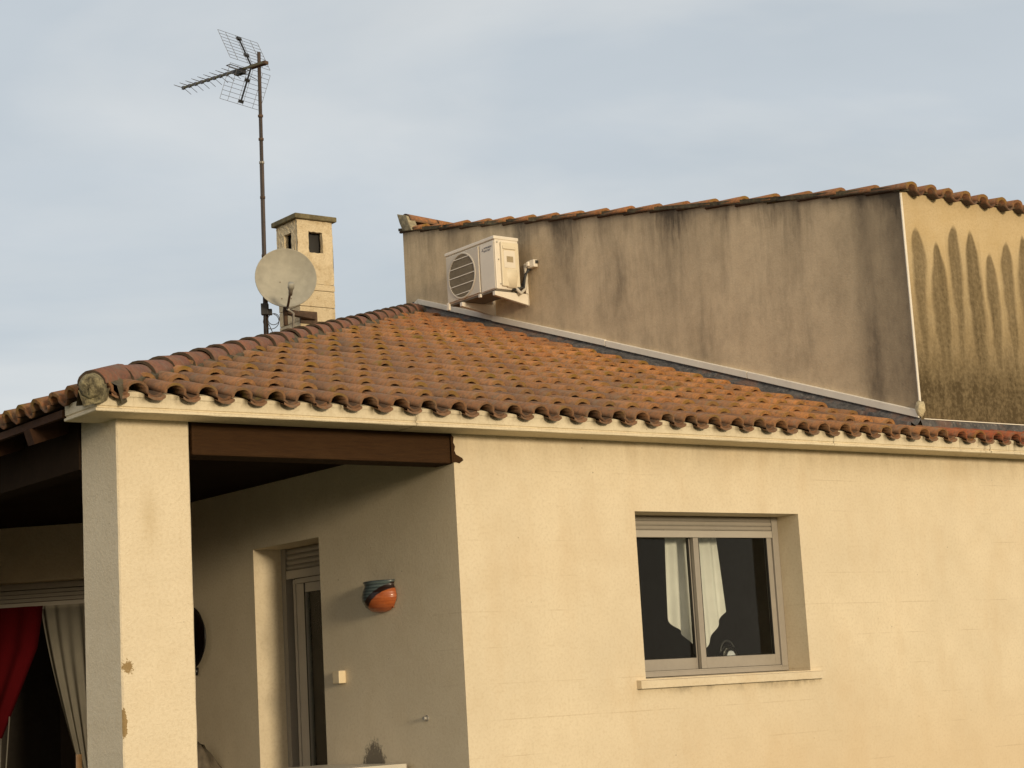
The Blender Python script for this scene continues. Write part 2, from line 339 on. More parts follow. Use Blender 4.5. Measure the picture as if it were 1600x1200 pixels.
def cloth(name, c, trans=.5, sheer=0.0):
    m, t, b = new_mat(name); g = G(t); co = g.coord(); n = g.noise(co, 180, 2); n2 = g.noise(co, 6, 3)
    cc = g.mix(g.rng(n2, .3, .7), tuple(x*.85 for x in c), c); L(t, cc, b.inputs['Base Color']); b.inputs['Roughness'].default_value = .95; b.inputs['Specular IOR Level'].default_value = .1
    L(t, g.bump(n, .001), b.inputs['Normal'])
    o = [x for x in t.nodes if x.type == 'OUTPUT_MATERIAL'][0]
    tl = N(t, 'ShaderNodeBsdfTranslucent'); L(t, cc, tl.inputs[0]); ms = N(t, 'ShaderNodeMixShader'); ms.inputs[0].default_value = trans
    L(t, b.outputs[0], ms.inputs[1]); L(t, tl.outputs[0], ms.inputs[2]); last = ms.outputs[0]
    if sheer:
        tp = N(t, 'ShaderNodeBsdfTransparent'); m2 = N(t, 'ShaderNodeMixShader'); m2.inputs[0].default_value = sheer
        L(t, last, m2.inputs[1]); L(t, tp.outputs[0], m2.inputs[2]); last = m2.outputs[0]
    L(t, last, o.inputs['Surface']); return m
M['curtain'] = cloth('white_curtain', (.95, .95, .92), .2)
M['sheer'] = cloth('sheer_curtain', (.42, .39, .32), .4, .35)
M['red'] = cloth('red_curtain', (.085, .003, .005), .2)

# roof tile: clay colour from the object's own colour, lichen and grime, plus painted lip light and channel shade
def tile_mat(name, hip=False, lips=1.0, plain=False):
    m, t, b = new_mat(name); g = G(t)
    oi = N(t, 'ShaderNodeObjectInfo'); geo = N(t, 'ShaderNodeNewGeometry'); pos = geo.outputs['Position']
    c = oi.outputs['Color']
    rnd = oi.outputs['Random']
    n1 = g.noise(pos, 7, 5, .65); n2 = g.noise(pos, 38, 5, .7); n3 = g.noise(pos, 110, 3, .6); n4 = g.noise(pos, 16, 4, .6)
    c = g.mix(g.rng(n1, .3, .7, 0, .55), c, (.33, .155, .070))
    c = g.mix(g.m('MULTIPLY', g.rng(n2, .44, .64), .62), c, (.10, .075, .055))                # grime
    c = g.mix(g.m('MULTIPLY', g.rng(n4, .50, .68), .50), c, (.21, .175, .135))               # grey lichen
    c = g.mix(g.m('MULTIPLY', g.rng(n3, .55, .75), .35), c, (.36, .19, .09))
    if plain: pass
    elif not hip:
        s = g.sep(g.coord('Object'))
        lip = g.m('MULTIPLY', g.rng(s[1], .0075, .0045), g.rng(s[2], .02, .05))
        c = g.mix(g.m('MULTIPLY', lip, g.m('MULTIPLY', g.rng(n4, .35, .6, .15, .9), g.rng(rnd, 0, 1, .5*lips, lips))), c, (.275, .148, .046))  # golden end faces: sunlit glow put into the colour along with lichen
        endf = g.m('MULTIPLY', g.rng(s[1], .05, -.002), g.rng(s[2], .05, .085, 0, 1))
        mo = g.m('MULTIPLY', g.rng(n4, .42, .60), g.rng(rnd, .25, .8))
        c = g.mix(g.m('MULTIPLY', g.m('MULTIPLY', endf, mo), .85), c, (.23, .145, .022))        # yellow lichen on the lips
        c = g.mix(g.m('MULTIPLY', g.rng(s[2], .042, .016), g.rng(s[1], .006, .016, .35, .88)), c, (.042, .030, .020))  # channels darkened: washed-in dirt and shade painted between the covers
        ol = g.m('MULTIPLY', g.rng(g.noise(pos, 3.1, 4, .6), .60, .68), g.rng(n4, .45, .6)); c = g.mix(g.m('MULTIPLY', ol, .7), c, (.17, .125, .025))          # olive patches
    else:
        c = g.mix(g.m('MULTIPLY', g.rng(n1, .5, .68), .5), c, (.085, .062, .055))
        s = g.sep(g.coord('Object')); c = g.mix(g.m('MULTIPLY', g.rng(s[1], .016, .006), .9), c, (.045, .036, .024)); c = g.mix(g.m('MULTIPLY', g.rng(s[2], -.065, -.095), .7), c, (.07, .055, .035))  # lower lip and bottom edges of the cap set darker
    L(t, c, b.inputs['Base Color']); b.inputs['Roughness'].default_value = .88; b.inputs['Specular IOR Level'].default_value = .25
    L(t, g.bump(g.m('ADD', g.m('MULTIPLY', n2, .7), g.m('MULTIPLY', n3, .4)), .006, .8), b.inputs['Normal'])
    return m
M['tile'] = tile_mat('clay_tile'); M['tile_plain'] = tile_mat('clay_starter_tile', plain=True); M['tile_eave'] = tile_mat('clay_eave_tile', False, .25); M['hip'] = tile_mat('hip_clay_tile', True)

# ------------------------------------------------------------------ the setting
gm, gt, gb = new_mat('garden_ground'); g = G(gt); co = g.coord()
L(gt, g.mix(g.rng(g.noise(co, .35, 6, .6), .35, .65), (.10, .085, .055), (.07, .085, .03)), gb.inputs['Base Color']); gb.inputs['Roughness'].default_value = 1
L(gt, g.bump(g.noise(co, 12, 5), .05), gb.inputs['Normal'])
S = 1500
ground = obj('ground', mesh('ground', [(-S,-S,0),(S,-S,0),(S,S,0),(-S,S,0)], [(0,1,2,3)]), gm); ground['kind'] = 'structure'

# ------------------------------------------------------------------ the house
XH = 4.149            # left face of the raised part
FL = .5               # floor level of the house
SL = .336             # slope of the low roof
XE, YE, ZC = -2.41, -.27, 3.296   # eave of the tile ends and height of their crests there
house = thing('house', 'cream rendered house with clay tiled hip roof, corner porch and raised block on the right', 'house', (0, 0, 0))

def rect_wall(o, du, dn, u0, u1, z0, z1, hole, thick):
    """wall through o along du; dn = inward normal; hole=(hu0,hu1,hz0,hz1)"""
    o, du, dn = Vector(o), Vector(du), Vector(dn)
    P = lambda u, n_, z: o + du*u + dn*n_ + Vector((0, 0, z))
    b = MB(); hu0, hu1, hz0, hz1 = hole
    us = [u0, hu0, hu1, u1]; zs = [z0, hz0, hz1, z1]
    flip = du.cross(Vector((0, 0, 1))).dot(dn) > 0
    def q(vs):
        b.add(vs, [(0,1,2,3) if not flip else (3,2,1,0)])
    for i in range(3):
        for j in range(3):
            if i == 1 and j == 1: continue
            for nn, rev in ((0, True), (thick, False)):
                vs = [P(us[i], nn, zs[j]), P(us[i+1], nn, zs[j]), P(us[i+1], nn, zs[j+1]), P(us[i], nn, zs[j+1])]
                q(vs[::-1] if rev else vs)
    def rim(a0, a1, c0, c1, inner):
        loop = [(a0, c0), (a1, c0), (a1, c1), (a0, c1)]
        for k in range(4):
            (p0, z_0), (p1, z_1) = loop[k], loop[(k+1) % 4]
            vs = [P(p0, 0, z_0), P(p1, 0, z_1), P(p1, thick, z_1), P(p0, thick, z_0)]
            q(vs[::-1] if inner else vs)
    rim(u0, u1, z0, z1, False); rim(hu0, hu1, hz0, hz1, True)
    m = b.me('wall'); bm = bmesh.new(); bm.from_mesh(m); bmesh.ops.remove_doubles(bm, verts=bm.verts, dist=1e-5)
    bmesh.ops.recalc_face_normals(bm, faces=bm.faces); bm.to_mesh(m); bm.free(); return m
WX0, WX1, WZ0, WZ1 = 1.373, 2.821, 1.655, 2.70
fwall = obj('front_wall', rect_wall((0,0,0), (1,0,0), (0,1,0), 0, 9.0, 0, 3.14, (WX0, WX1, WZ0, WZ1), .30), M['wall'], house)
DY0, DY1, DZ1 = 1.557, 2.425, 2.687
rwall = obj('porch_wall', rect_wall((0,0,0), (0,1,0), (1,0,0), 0.3, 4.46, 0, 3.135, (DY0, DY1, FL, DZ1), .30), M['ret'], house)
# canted wall at the back of the porch
dcv = Vector((-1, 1, 0)).normalized(); ncv = Vector((1, 1, 0)).normalized()
obj('canted_wall', rect_wall((0, 4.46, 0), dcv, ncv, .01, 4.2, 0, 3.11, (.22, 2.7, FL, 2.685), .28), M['ret'], house)
# rear and right-hand outer walls, partition, ceiling, floor (they close the rooms)
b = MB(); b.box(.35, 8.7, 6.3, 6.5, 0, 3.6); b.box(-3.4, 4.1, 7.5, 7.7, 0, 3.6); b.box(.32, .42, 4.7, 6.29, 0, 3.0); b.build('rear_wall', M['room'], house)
b = MB(); b.box(-2.0, -.001, .201, 7.4, 3.115, 3.13); b.box(-2.15, -2.001, .45, 7.4, 2.93, 3.19); b.box(.005, 4.1, 4.5, 7.49, 3.12, 3.139); b.build('porch_ceiling', M['ceil'], house)
b = MB(); b.box(-2.142, -2.05, 2.35, 6.88, 0, 2.929); b.build('porch_shade_wall', M['pillar'], house)  # unseen wall added to keep daylight out of the porch
b = MB(); b.box(8.72, 9.0, .31, 6.5, 0, 3.2); b.build('side_wall', M['wall'], house)
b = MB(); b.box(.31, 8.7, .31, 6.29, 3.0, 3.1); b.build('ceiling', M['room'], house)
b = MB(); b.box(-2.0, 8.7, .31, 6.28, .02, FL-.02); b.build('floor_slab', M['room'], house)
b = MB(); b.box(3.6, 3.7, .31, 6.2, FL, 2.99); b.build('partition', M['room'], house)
# pillar, with slightly uneven arrises
def rough_prism(x0, x1, y0, y1, z0, z1, nz_=40, j=.001):
    b = MB(); rnd = random.Random(3); ring = []
    c = .008
    base = [(x0+c,y0),(x1-c,y0),(x1,y0+c),(x1,y1-c),(x1-c,y1),(x0+c,y1),(x0,y1-c),(x0,y0+c)]
    for k in range(nz_+1):
        z = z0+(z1-z0)*k/nz_
        for (x, y) in base: b.v.append(Vector((x+rnd.uniform(-j, j), y+rnd.uniform(-j, j), z)))
    for k in range(nz_):
        for i in range(8):
            i2 = (i+1) % 8; b.f.append((k*8+i, k*8+i2, (k+1)*8+i2, (k+1)*8+i)); b.sm.append(False)
    b.f.append(tuple(range(7, -1, -1))); b.f.append(tuple(nz_*8+i for i in range(8))); b.sm += [False, False]
    return b
rough_prism(-2.142, -1.722, 0, .44, 0, 3.18).build('pillar', M['pillar'], house)
# wooden lintel beam over the porch opening
b = MB(); b.box(-1.70, .035, .012, .20, 2.965, 3.215); b.build('beam', M['beam'], house, .012)
b = MB(); rb0 = random.Random(6); ol = [(-.01, 3.135), (.012, 3.12), (.006, 3.09), (.018, 3.065), (.012, 3.04), (.022, 3.018), (.05, 3.005), (.066, 2.998), (.074, 2.985), (.060, 2.976), (.045, 2.966), (.02, 2.972), (-.01, 2.968)]
b.add([(x-.006, -.0045, z) for x, z in ol]+[(x-.006, -.0005, z) for x, z in ol], [tuple(range(13))[::-1]]+[(i_, (i_+1) % 13, 13+(i_+1) % 13, 13+i_) for i_ in range(13)])
b.build('beam_end_paint', M['beam'], house)

# ---- moulded fascia, cast in lengths
prof = [(0.0, 3.1405), (.212, 3.1405), (.216, 3.144), (.216, 3.1555), (.210, 3.158), (.203, 3.162), (.203, 3.167), (.21, 3.171), (.21, 3.226), (.0, 3.226)]
def fascia_piece(x0, x1, name='fascia_panel'):
    b = MB(); n = len(prof); steps = max(2, int((x1-x0)/.12)); rnd = random.Random(int(x0*100))
    for k in range(steps+1):
        x = x0+(x1-x0)*k/steps
        for i, (o, z) in enumerate(prof):
            dz = rnd.uniform(-.0012, .0012) if 0 < i < 8 else 0
            b.v.append(Vector((x, -o + rnd.uniform(-.0015, .0015) - (.0 if o else .001), z+dz)))
    for k in range(steps):
        for i in range(n):
            i2 = (i+1) % n; b.f.append((k*n+i, (k+1)*n+i, (k+1)*n+i2, k*n+i2)); b.sm.append(False)
    b.f.append(tuple(range(n))); b.f.append(tuple(steps*n+i for i in range(n))[::-1]); b.sm += [False, False]
    return b.build(name, M['fascia'], house)
fascia_piece(-2.1415, -.397); fascia_piece(-.395, 3.004); fascia_piece(3.009, 4.632); fascia_piece(4.640, 9.2)
# corner return of the fascia
b = MB(); n = len(prof)
for (px, py, dx, dy) in ((-2.142, 0, 0, -1), (-2.138, 0, -1, -1), (-2.138, .172, -1, 0)):
    for (o, z) in prof: b.v.append(Vector((px+dx*o, py+dy*o, z)))
for k in range(2):
    for i in range(n):
        i2 = (i+1) % n; b.f.append((k*n+i, k*n+i2, (k+1)*n+i2, (k+1)*n+i)); b.sm.append(False)
b.f.append(tuple(range(n))[::-1]); b.f.append(tuple(2*n+i for i in range(n))); b.sm += [False, False]
b.build('fascia_corner', M['fascia'], house)

# ---- left eave: open rafters
for k in range(9):
    y = .62 + k*.62
    b = MB(); b.beam((-2.36, y, 3.120), (-1.95, y, 3.120+SL*.41), .085, .085); b.build('rafter', M['rafter'], house)
b = MB(); b.box(-2.13, -1.75, 6.9, 7.3, 0, 2.93); b.build('rear_pillar', M['pillar'], house)

# ---- low roof: deck, tiles
roof = obj('roof', MB().me('roof'), None, house)
def zf(y): return ZC + SL*(y-YE)        # crest plane of the front slope
def zl(x): return ZC + SL*(x-XE)
dk = .105
yR = YE+(XH-XE)
dkE = .085
deck = mesh('roof', [(XE+.085, YE+.085, zf(YE+.085)-dk), (XH, YE+.085, zf(YE+.085)-dk), (XH, yR, zf(yR)-dk), (XE+.085, 7.5, zl(XE+.085)-dk), (XH, 7.5, zf(yR)-dk),
       (XE+.085, YE+.085, zf(YE+.085)-dk-.03), (XH, YE+.085, zf(YE+.085)-dk-.03), (XH, yR, zf(yR)-dk-.03), (XE+.085, 7.5, zl(XE+.085)-dk-.03), (XH, 7.5, zf(yR)-dk-.03)],
       [(0,1,2),(0,2,4,3),(7,6,5),(8,9,7,5),(0,5,6,1),(1,6,7,2),(3,8,5,0),(4,9,8,3),(2,7,9,4)])
roof.data = deck; deck.materials.append(M['wood'])

HH = .059; AW = .064; PD = .024; GA = .325; TH = math.atan(SL); TL = .412
def tile_profile(t):
    """cross-section at t (0 = lower lip, 1 = upper end): cover barrel followed by its channel"""
    a = AW - .007*t; h = HH - .006*t; z0 = .027*(1-t); pts = []
    for k in range(9):
        ang = math.pi*(1-k/8); pts.append((a*math.cos(ang), z0 + h*math.sin(ang)**.85 if 0 < k < 8 else z0))
    xe = .139 + .004*t
    for k in range(1, 5):
        f = k/4; pts.append((a+(xe-a)*f, z0 - PD*math.sin(math.pi*f)))
    return pts
def tile_mesh(seed, length=TL, th=.021, mk='tile'):
    rnd = random.Random(seed); b = MB(); n = 13
    ts = (0, .5, 1)
    for t in ts:
        p = tile_profile(t); wob = rnd.uniform(-.002, .002)
        for k, (x, z) in enumerate(p):
            b.v.append(Vector((x+wob, t*length + (rnd.uniform(-.004, .003) if t == 0 else 0), z+rnd.uniform(-.0012, .0012))))
    nt_ = len(b.v)
    for t in ts:
        p = tile_profile(t)
        for k, (x, z) in enumerate(p):
            top = b.v[ts.index(t)*n+k]
            if k <= 8:
                ang = math.pi*(1-k/8); q = Vector((top.x - th*math.cos(ang), top.y, top.z - th*max(.25, math.sin(ang))))
            else: q = Vector((top.x, top.y, top.z-.012))
            b.v.append(q)
    for i in range(2):
        for k in range(n-1):
            b.f.append((i*n+k, i*n+k+1, (i+1)*n+k+1, (i+1)*n+k)); b.sm.append(True)
            b.f.append((nt_+i*n+k+1, nt_+i*n+k, nt_+(i+1)*n+k, nt_+(i+1)*n+k+1)); b.sm.append(True)
    for k in range(n-1):
        b.f.append((k+1, k, nt_+k, nt_+k+1)); b.sm.append(False)
    for i in range(2):
        b.f.append((i*n, (i+1)*n, nt_+(i+1)*n, nt_+i*n)); b.sm.append(False)
        b.f.append(((i+1)*n+n-1, i*n+n-1, nt_+i*n+n-1, nt_+(i+1)*n+n-1)); b.sm.append(False)
    m = b.me('roof_tile'); m.materials.append(M[mk]); return m
TM = [tile_mesh(s) for s in range(7)]
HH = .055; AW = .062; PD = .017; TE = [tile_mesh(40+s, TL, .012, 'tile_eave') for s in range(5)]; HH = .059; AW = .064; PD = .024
def basis(u, v, w_, o):
    return Matrix(((u.x, v.x, w_.x, o.x), (u.y, v.y, w_.y, o.y), (u.z, v.z, w_.z, o.z), (0, 0, 0, 1)))
def jit(rnd, Mx, s=1.0):
    return Mx @ Matrix.Translation((rnd.uniform(-.004, .004)*s, rnd.uniform(-.008, .008)*s, rnd.uniform(-.001, .003)*s)) @ Matrix.Rotation(R(rnd.uniform(-1.4, 1.4)*s), 4, 'Z') @ Matrix.Rotation(R(rnd.uniform(-.5, .5)*s), 4, 'X')
uF, vF, wF = Vector((1,0,0)), Vector((0, math.cos(TH), math.sin(TH))), Vector((0, -math.sin(TH), math.cos(TH)))
vL, wL, uL = Vector((math.cos(TH), 0, math.sin(TH))), Vector((-math.sin(TH), 0, math.cos(TH))), Vector((0,-1,0))
BASE = .085                       # crest height above the tile's base plane
def lerp(a, b, t): return tuple(x+(y-x)*t for x, y in zip(a, b))
def tile_colour(rnd, x, y):
    """fresh orange below the tall wall where the rain does not reach, brown and grey towards the open eave"""
    dwall = XH - x; shel = max(0, min(1, 1.15 - dwall/3.2)) ; shel = max(shel, max(0, min(1, (y-2.2)/3.0))*.8)
    shel = max(0, min(1, shel + rnd.uniform(-.22, .18)))
    c = lerp((.275, .150, .086), (.52, .225, .074), shel)
    k = rnd.uniform(.78, 1.15); c = tuple(q*k for q in c)
    if rnd.random() < .08: c = lerp(c, (.34, .13, .06), .45)
    if rnd.random() < .10: c = lerp(c, (.12, .085, .065), .6)
    return c
rnd = random.Random(11)
cand = []
for kc in range(0, 21):
    y = YE + GA*kc
    for n in range(0, 44):
        x = -2.335 + .2004*n + (rnd.uniform(-.012, .012) if kc else rnd.uniform(-.006, .006))
        inset = .02 if kc == 0 else .06
        if x - XE < (y-YE) + inset: continue
        if x > XH-.13 and not (kc == 0): continue
        if kc == 0 and x > 6.5: continue
        o = Vector((x, y, zf(y))) - wF*BASE
        cand.append((o, kc, n, x, y))
cand.sort(key=lambda q: (q[0]-CAM).length)
def cut_mesh(src, Mx, planes):
    bm = bmesh.new(); bm.from_mesh(src); bm.transform(Mx)
    for (pc, pn) in planes:
        bmesh.ops.bisect_plane(bm, geom=list(bm.verts)+list(bm.edges)+list(bm.faces), plane_co=pc, plane_no=pn, clear_outer=True)
    bm.transform(Mx.inverted()); m = src.copy(); bm.to_mesh(m); bm.free(); return m
hipn = Vector((-1, 1, 0)).normalized()
rest = []
for i, (o, kc, n, x, y) in enumerate(cand):
    Mx = jit(rnd, basis(uF, vF, wF, o), 1.5 if kc else 1.0); me = TM[rnd.randrange(7)] if kc else TE[rnd.randrange(5)]
    pl = []
    if (x+.14-XE) - (y+TL-YE) < .5: pl.append((Vector((XE+.03, YE, 0)), hipn))
    if kc > 0 and x > XH-.45: pl.append((Vector((XH-.075-.05*((kc*7) % 3)/2, 0, 0)), Vector((1, 0, 0))))
    if kc == 0 and x > XH-.4: pl.append((Vector((0, -.035, 0)), Vector((0, 1, 0))))
    if pl: me = cut_mesh(me, Mx, pl)
    if len(me.polygons) < 4: continue
    c = tile_colour(rnd, x, y)
    if kc == 0 and x > 4.2: c = lerp((.33, .07, .035), (.42, .16, .05), rnd.choice((0, .1, .9, .2)))
    if kc == 0 and x <= 4.2: c = lerp(c, (.17, .088, .052), .55)
    if i < 300 or (kc == 0):
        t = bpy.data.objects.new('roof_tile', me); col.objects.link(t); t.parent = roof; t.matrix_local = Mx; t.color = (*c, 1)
    else: rest.append((me, Mx))
def joined(name, items, mat, parent, colr):
    bm = bmesh.new()
    for me, Mx in items:
        k = len(bm.verts); bm.from_mesh(me); bm.verts.ensure_lookup_table()
        bmesh.ops.transform(bm, matrix=Mx, verts=bm.verts[k:])
    m = bpy.data.meshes.new(name); bm.to_mesh(m); bm.free(); m.materials.append(mat)
    o = obj(name, m, mat, parent); o.color = (*colr, 1); o['kind'] = 'stuff'; return o
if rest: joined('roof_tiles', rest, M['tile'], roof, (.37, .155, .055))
# second thickness of tile under the eave lip (starter course)
for n in range(0, 43):
    x = -2.335 + .2004*n
    if x > 6.4: break
    b = MB(); yy = YE+.012+rnd.uniform(-.008, .008); zb = zf(YE)-BASE+.006
    pts = []
    for k in range(6):
        f = k/5; xx = .050+.100*f; pts.append((x+xx, zb+.012-.018*math.sin(math.pi*f)**.6+rnd.uniform(-.001, .001)))
    for (yq, dz) in ((yy, 0), (yy+.14, .14*SL)):
        for (px, pz) in pts: b.v.append(Vector((px, yq, pz+dz)))
        for (px, pz) in pts: b.v.append(Vector((px, yq, pz+dz-.012)))
    for k in range(5):
        b.f += [(k, k+1, 13+k, 12+k), (k+1, k, 6+k, 7+k), (7+k, 6+k, 18+k, 19+k)]; b.sm += [True, False, True]
    t = b.build('eave_tile', M['tile_plain'], roof); q = rnd.uniform(.8, 1.3); t.color = (.17*q, .10*q, .06*q, 1)
    b = MB(); m_ = 8; yb = -.2135+rnd.uniform(-.003, .003); hb = rnd.uniform(.008, .020)
    prb = [(x+.056*math.cos(math.pi*(1-k/m_))+rnd.uniform(-.003, .003), (3.230 if 0 < k < m_ else 3.22)+hb*math.sin(math.pi*k/m_)) for k in range(m_+1)]
    b.add([(px, yb, pz) for px, pz in prb]+[(px, yb+.05, pz+.016) for px, pz in prb], [tuple(range(m_+1))[::-1]]+[(k, k+1, m_+2+k, m_+1+k) for k in range(m_)])
    b.build('mortar_bed', M['fascia'], roof)

# left slope: the eave course seen from the porch side, then the field above it
lc = []; eav = []
for kc in range(0, 18):
    x = XE + GA*kc
    for n in range(0, 37):
        y = .008 + .2035*n
        if (y-YE) < (x-XE) + .10: continue
        o = Vector((x, y, zl(x))) - wL*BASE; Mx = jit(rnd, basis(uL, vL, wL, o)); me = TM[rnd.randrange(7)]
        if (y-YE) - (x+TL-XE) < .35: me = cut_mesh(me, Mx, [(Vector((XE-.03, YE, 0)), -hipn)])
        if len(me.polygons) < 4: continue
        (eav if kc == 0 and n < 14 else lc).append((me, Mx))
for me, Mx in eav:
    t = bpy.data.objects.new('roof_tile', me); col.objects.link(t); t.parent = roof; t.matrix_local = Mx; k = rnd.uniform(.8, 1.15); t.color = (.25*k, .105*k, .05*k, 1)
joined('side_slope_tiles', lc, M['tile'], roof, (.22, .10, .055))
b = MB()
for n in range(0, 16):                        # battens/boards at the left eave lip
    pass
b.box(XE+.05, XE+.075, .18, 7.4, 3.165, 3.205); b.build('eave_board', M['rafter'], roof)

# hip: mortar bed and cap tiles
hv = Vector((1, 1, .3385)).normalized(); hu = Vector((1, -1, 0)).normalized(); hw = hu.cross(hv)
def hipc(y): return Vector((XE+(y-YE), y, 3.424+.3385*y))       # crest of the caps
b = MB(); rn2 = random.Random(5); K = 120
for k in range(K+1):
    y = YE+.05+(yR-.12-YE)*k/K; p = hipc(y) - hw*.095
    for (du, dw) in ((-.118, -.085), (-.100, .004), (-.05, .045), (.05, .045), (.100, .004), (.118, -.085)):
        b.v.append(p + hu*(du+rn2.uniform(-.012, .012)) + hw*(dw+rn2.uniform(-.006, .006)))
for k in range(K):
    for i in range(5): b.f.append((k*6+i, k*6+i+1, (k+1)*6+i+1, (k+1)*6+i)); b.sm.append(False)
b.build('hip_mortar', M['mortar'], roof)
def cap_mesh(seed, r0=.098, r1=.084, ln=.42, th=.015, n=10):
    rd = random.Random(seed); b = MB()
    for t in (0, .5, 1):
        r_ = r0+(r1-r0)*t; dz = -.0 - .010*t
        for k in range(n+1):
            an = math.pi*(1-k/n); b.v.append(Vector((r_*math.cos(an), t*ln+(rd.uniform(-.003, .003) if t == 0 else 0), r_*math.sin(an)*1.0 - r0 + dz + rd.uniform(-.001, .001))))
    q = len(b.v)
    for t in (0, .5, 1):
        r_ = r0+(r1-r0)*t-th; dz = -.0 - .010*t
        for k in range(n+1):
            an = math.pi*(1-k/n); b.v.append(Vector((r_*math.cos(an), t*ln, r_*math.sin(an) - r0 + dz)))
    m_ = n+1
    for i in range(2):
        for k in range(n):
            b.f += [(i*m_+k, i*m_+k+1, (i+1)*m_+k+1, (i+1)*m_+k), (q+i*m_+k+1, q+i*m_+k, q+(i+1)*m_+k, q+(i+1)*m_+k+1)]; b.sm += [True, True]
    for k in range(n): b.f.append((k+1, k, q+k, q+k+1)); b.sm.append(False)
    m = b.me('hip_tile'); m.materials.append(M['hip']); return m
CM = [cap_mesh(s) for s in range(4)]; CM0 = cap_mesh(9, .074, .084)
k = 0; y = YE+.015
while y < yR-.2:
    Mx = jit(rnd, basis(hu, hv, hw, hipc(y)), .9)
    t = bpy.data.objects.new('hip_tile', CM[k % 4] if k else CM0); col.objects.link(t); t.parent = roof; t.matrix_local = Mx
    q = rnd.uniform(.8, 1.2); c = lerp((.225, .092, .066), (.175, .085, .078), rnd.random()); t.color = (c[0]*q, c[1]*q, c[2]*q, 1)
    y += .2535 + rnd.uniform(-.012, .012); k += 1
# rounded mortar plug closing the lowest cap
b = MB(); Mp = basis(hu, hv, hw, hipc(YE) - hw*.080 + hv*.0)
rp_ = random.Random(9)
b.lathe([(.001, -.030), (.030, -.027), (.048, -.021), (.060, -.008), (.066, .014), (.066, .06)], Mp @ Matrix.Rotation(R(-90), 4, 'X'), 26)
for v in b.v: v += Vector((rp_.uniform(-1, 1), rp_.uniform(-1, 1), rp_.uniform(-1, 1)))*.0035
b.add([Mp @ Vector(q) for q in ((-.066, -.006, -.015), (.066, -.006, -.015), (.045, .004, -.085), (-.05, .0, -.095), (-.07, .08, -.02), (.07, .08, -.02), (.05, .08, -.08), (-.05, .08, -.08))], [(0,1,2,3),(4,7,6,5),(0,4,5,1),(1,5,6,2),(2,6,7,3),(3,7,4,0)])
b.build('mortar_plug', M['plug'], roof)

# ------------------------------------------------------------------ raised block of the house
ST = .186
def ztop(y): return 5.108 + ST*y
YB = 6.52
gw = mesh('upper_side_wall', [(XH, .0, 3.26), (XH, YB, 3.26), (XH, YB, ztop(YB)), (XH, 0, ztop(0)), (XH+.22, .0, 3.26), (XH+.22, YB, 3.26), (XH+.22, YB, ztop(YB)), (XH+.22, .0, ztop(0))],
      [(0,3,2,1),(4,5,6,7),(1,2,6,5),(0,4,7,3),(3,7,6,2)])
obj('upper_side_wall', gw, M['gable'], house)
b = MB(); b.box(XH+.002, 9.0, -.004, .21, 3.2505, 5.104); b.build('upper_front_wall', M['drips'], house)
b = MB(); b.box(XH+.22, 9.0, YB-.2, YB, 3.0, ztop(YB)-.04); b.build('upper_rear_wall', M['gable'], house)
b = MB(); b.box(8.78, 9.0, .21, YB-.2, 3.2505, 5.10); b.build('upper_end_wall', M['drips'], house)
# corner bead and its mortar blob
b = MB(); b.box(XH-.006, XH+.013, -.012, -.0045, 3.52, 5.09); b.build('corner_bead', M['trim'], house)
b = MB(); rb = random.Random(2)
b.lathe([(.001, -.06), (.022, -.05), (.032, -.02), (.034, .02), (.025, .05), (.001, .06)], Matrix.Translation((XH-.004, -.012, 3.475)), 10)
for v in b.v: v += Vector((rb.uniform(-1, 1), rb.uniform(-1, 1), rb.uniform(-1, 1)))*.006
b.build('corner_mortar', M['lime'], house)
# upper roof
uroof = obj('upper_roof', mesh('upper_roof', [(XH-.02, -.03, ztop(-.03)+.002), (9.2, -.03, ztop(-.03)+.002), (9.2, YB+.05, ztop(YB+.05)+.002), (XH-.02, YB+.05, ztop(YB+.05)+.002),
        (XH-.02, -.03, ztop(-.03)+.03), (9.2, -.03, ztop(-.03)+.03), (9.2, YB+.05, ztop(YB+.05)+.03), (XH-.02, YB+.05, ztop(YB+.05)+.03)],
        [(3,2,1,0),(4,5,6,7),(0,1,5,4),(1,2,6,5),(2,3,7,6),(3,0,4,7)]), M['mortar'], house)
T2 = math.atan(ST); v2 = Vector((0, math.cos(T2), math.sin(T2))); w2 = Vector((0, -math.sin(T2), math.cos(T2)))
fld = []
for kc in range(0, 20):
    y = -.10 + .3465*kc
    if y > YB-.25: break
    for n in range(0, 25):
        x = 4.187 + .2035*n + rnd.uniform(-.006, .006)
        z = 5.155 + ST*(y+.10)
        Mx = jit(rnd, basis(uF, v2, w2, Vector((x, y, z)) - w2*BASE), .8); me = TM[rnd.randrange(7)]
        if n == 0 or (kc == 0 and n < 9):
            t = bpy.data.objects.new('verge_tile' if n == 0 and kc else 'roof_tile', me); col.objects.link(t); t.parent = uroof; t.matrix_local = Mx
            q = rnd.uniform(.8, 1.2); c = lerp((.22, .10, .055), (.42, .17, .06), min(1, kc/10)*.9); t.color = (c[0]*q, c[1]*q, c[2]*q, 1)
        else: fld.append((me, Mx))
joined('upper_slope_tiles', fld, M['tile'], uroof, (.30, .13, .06))
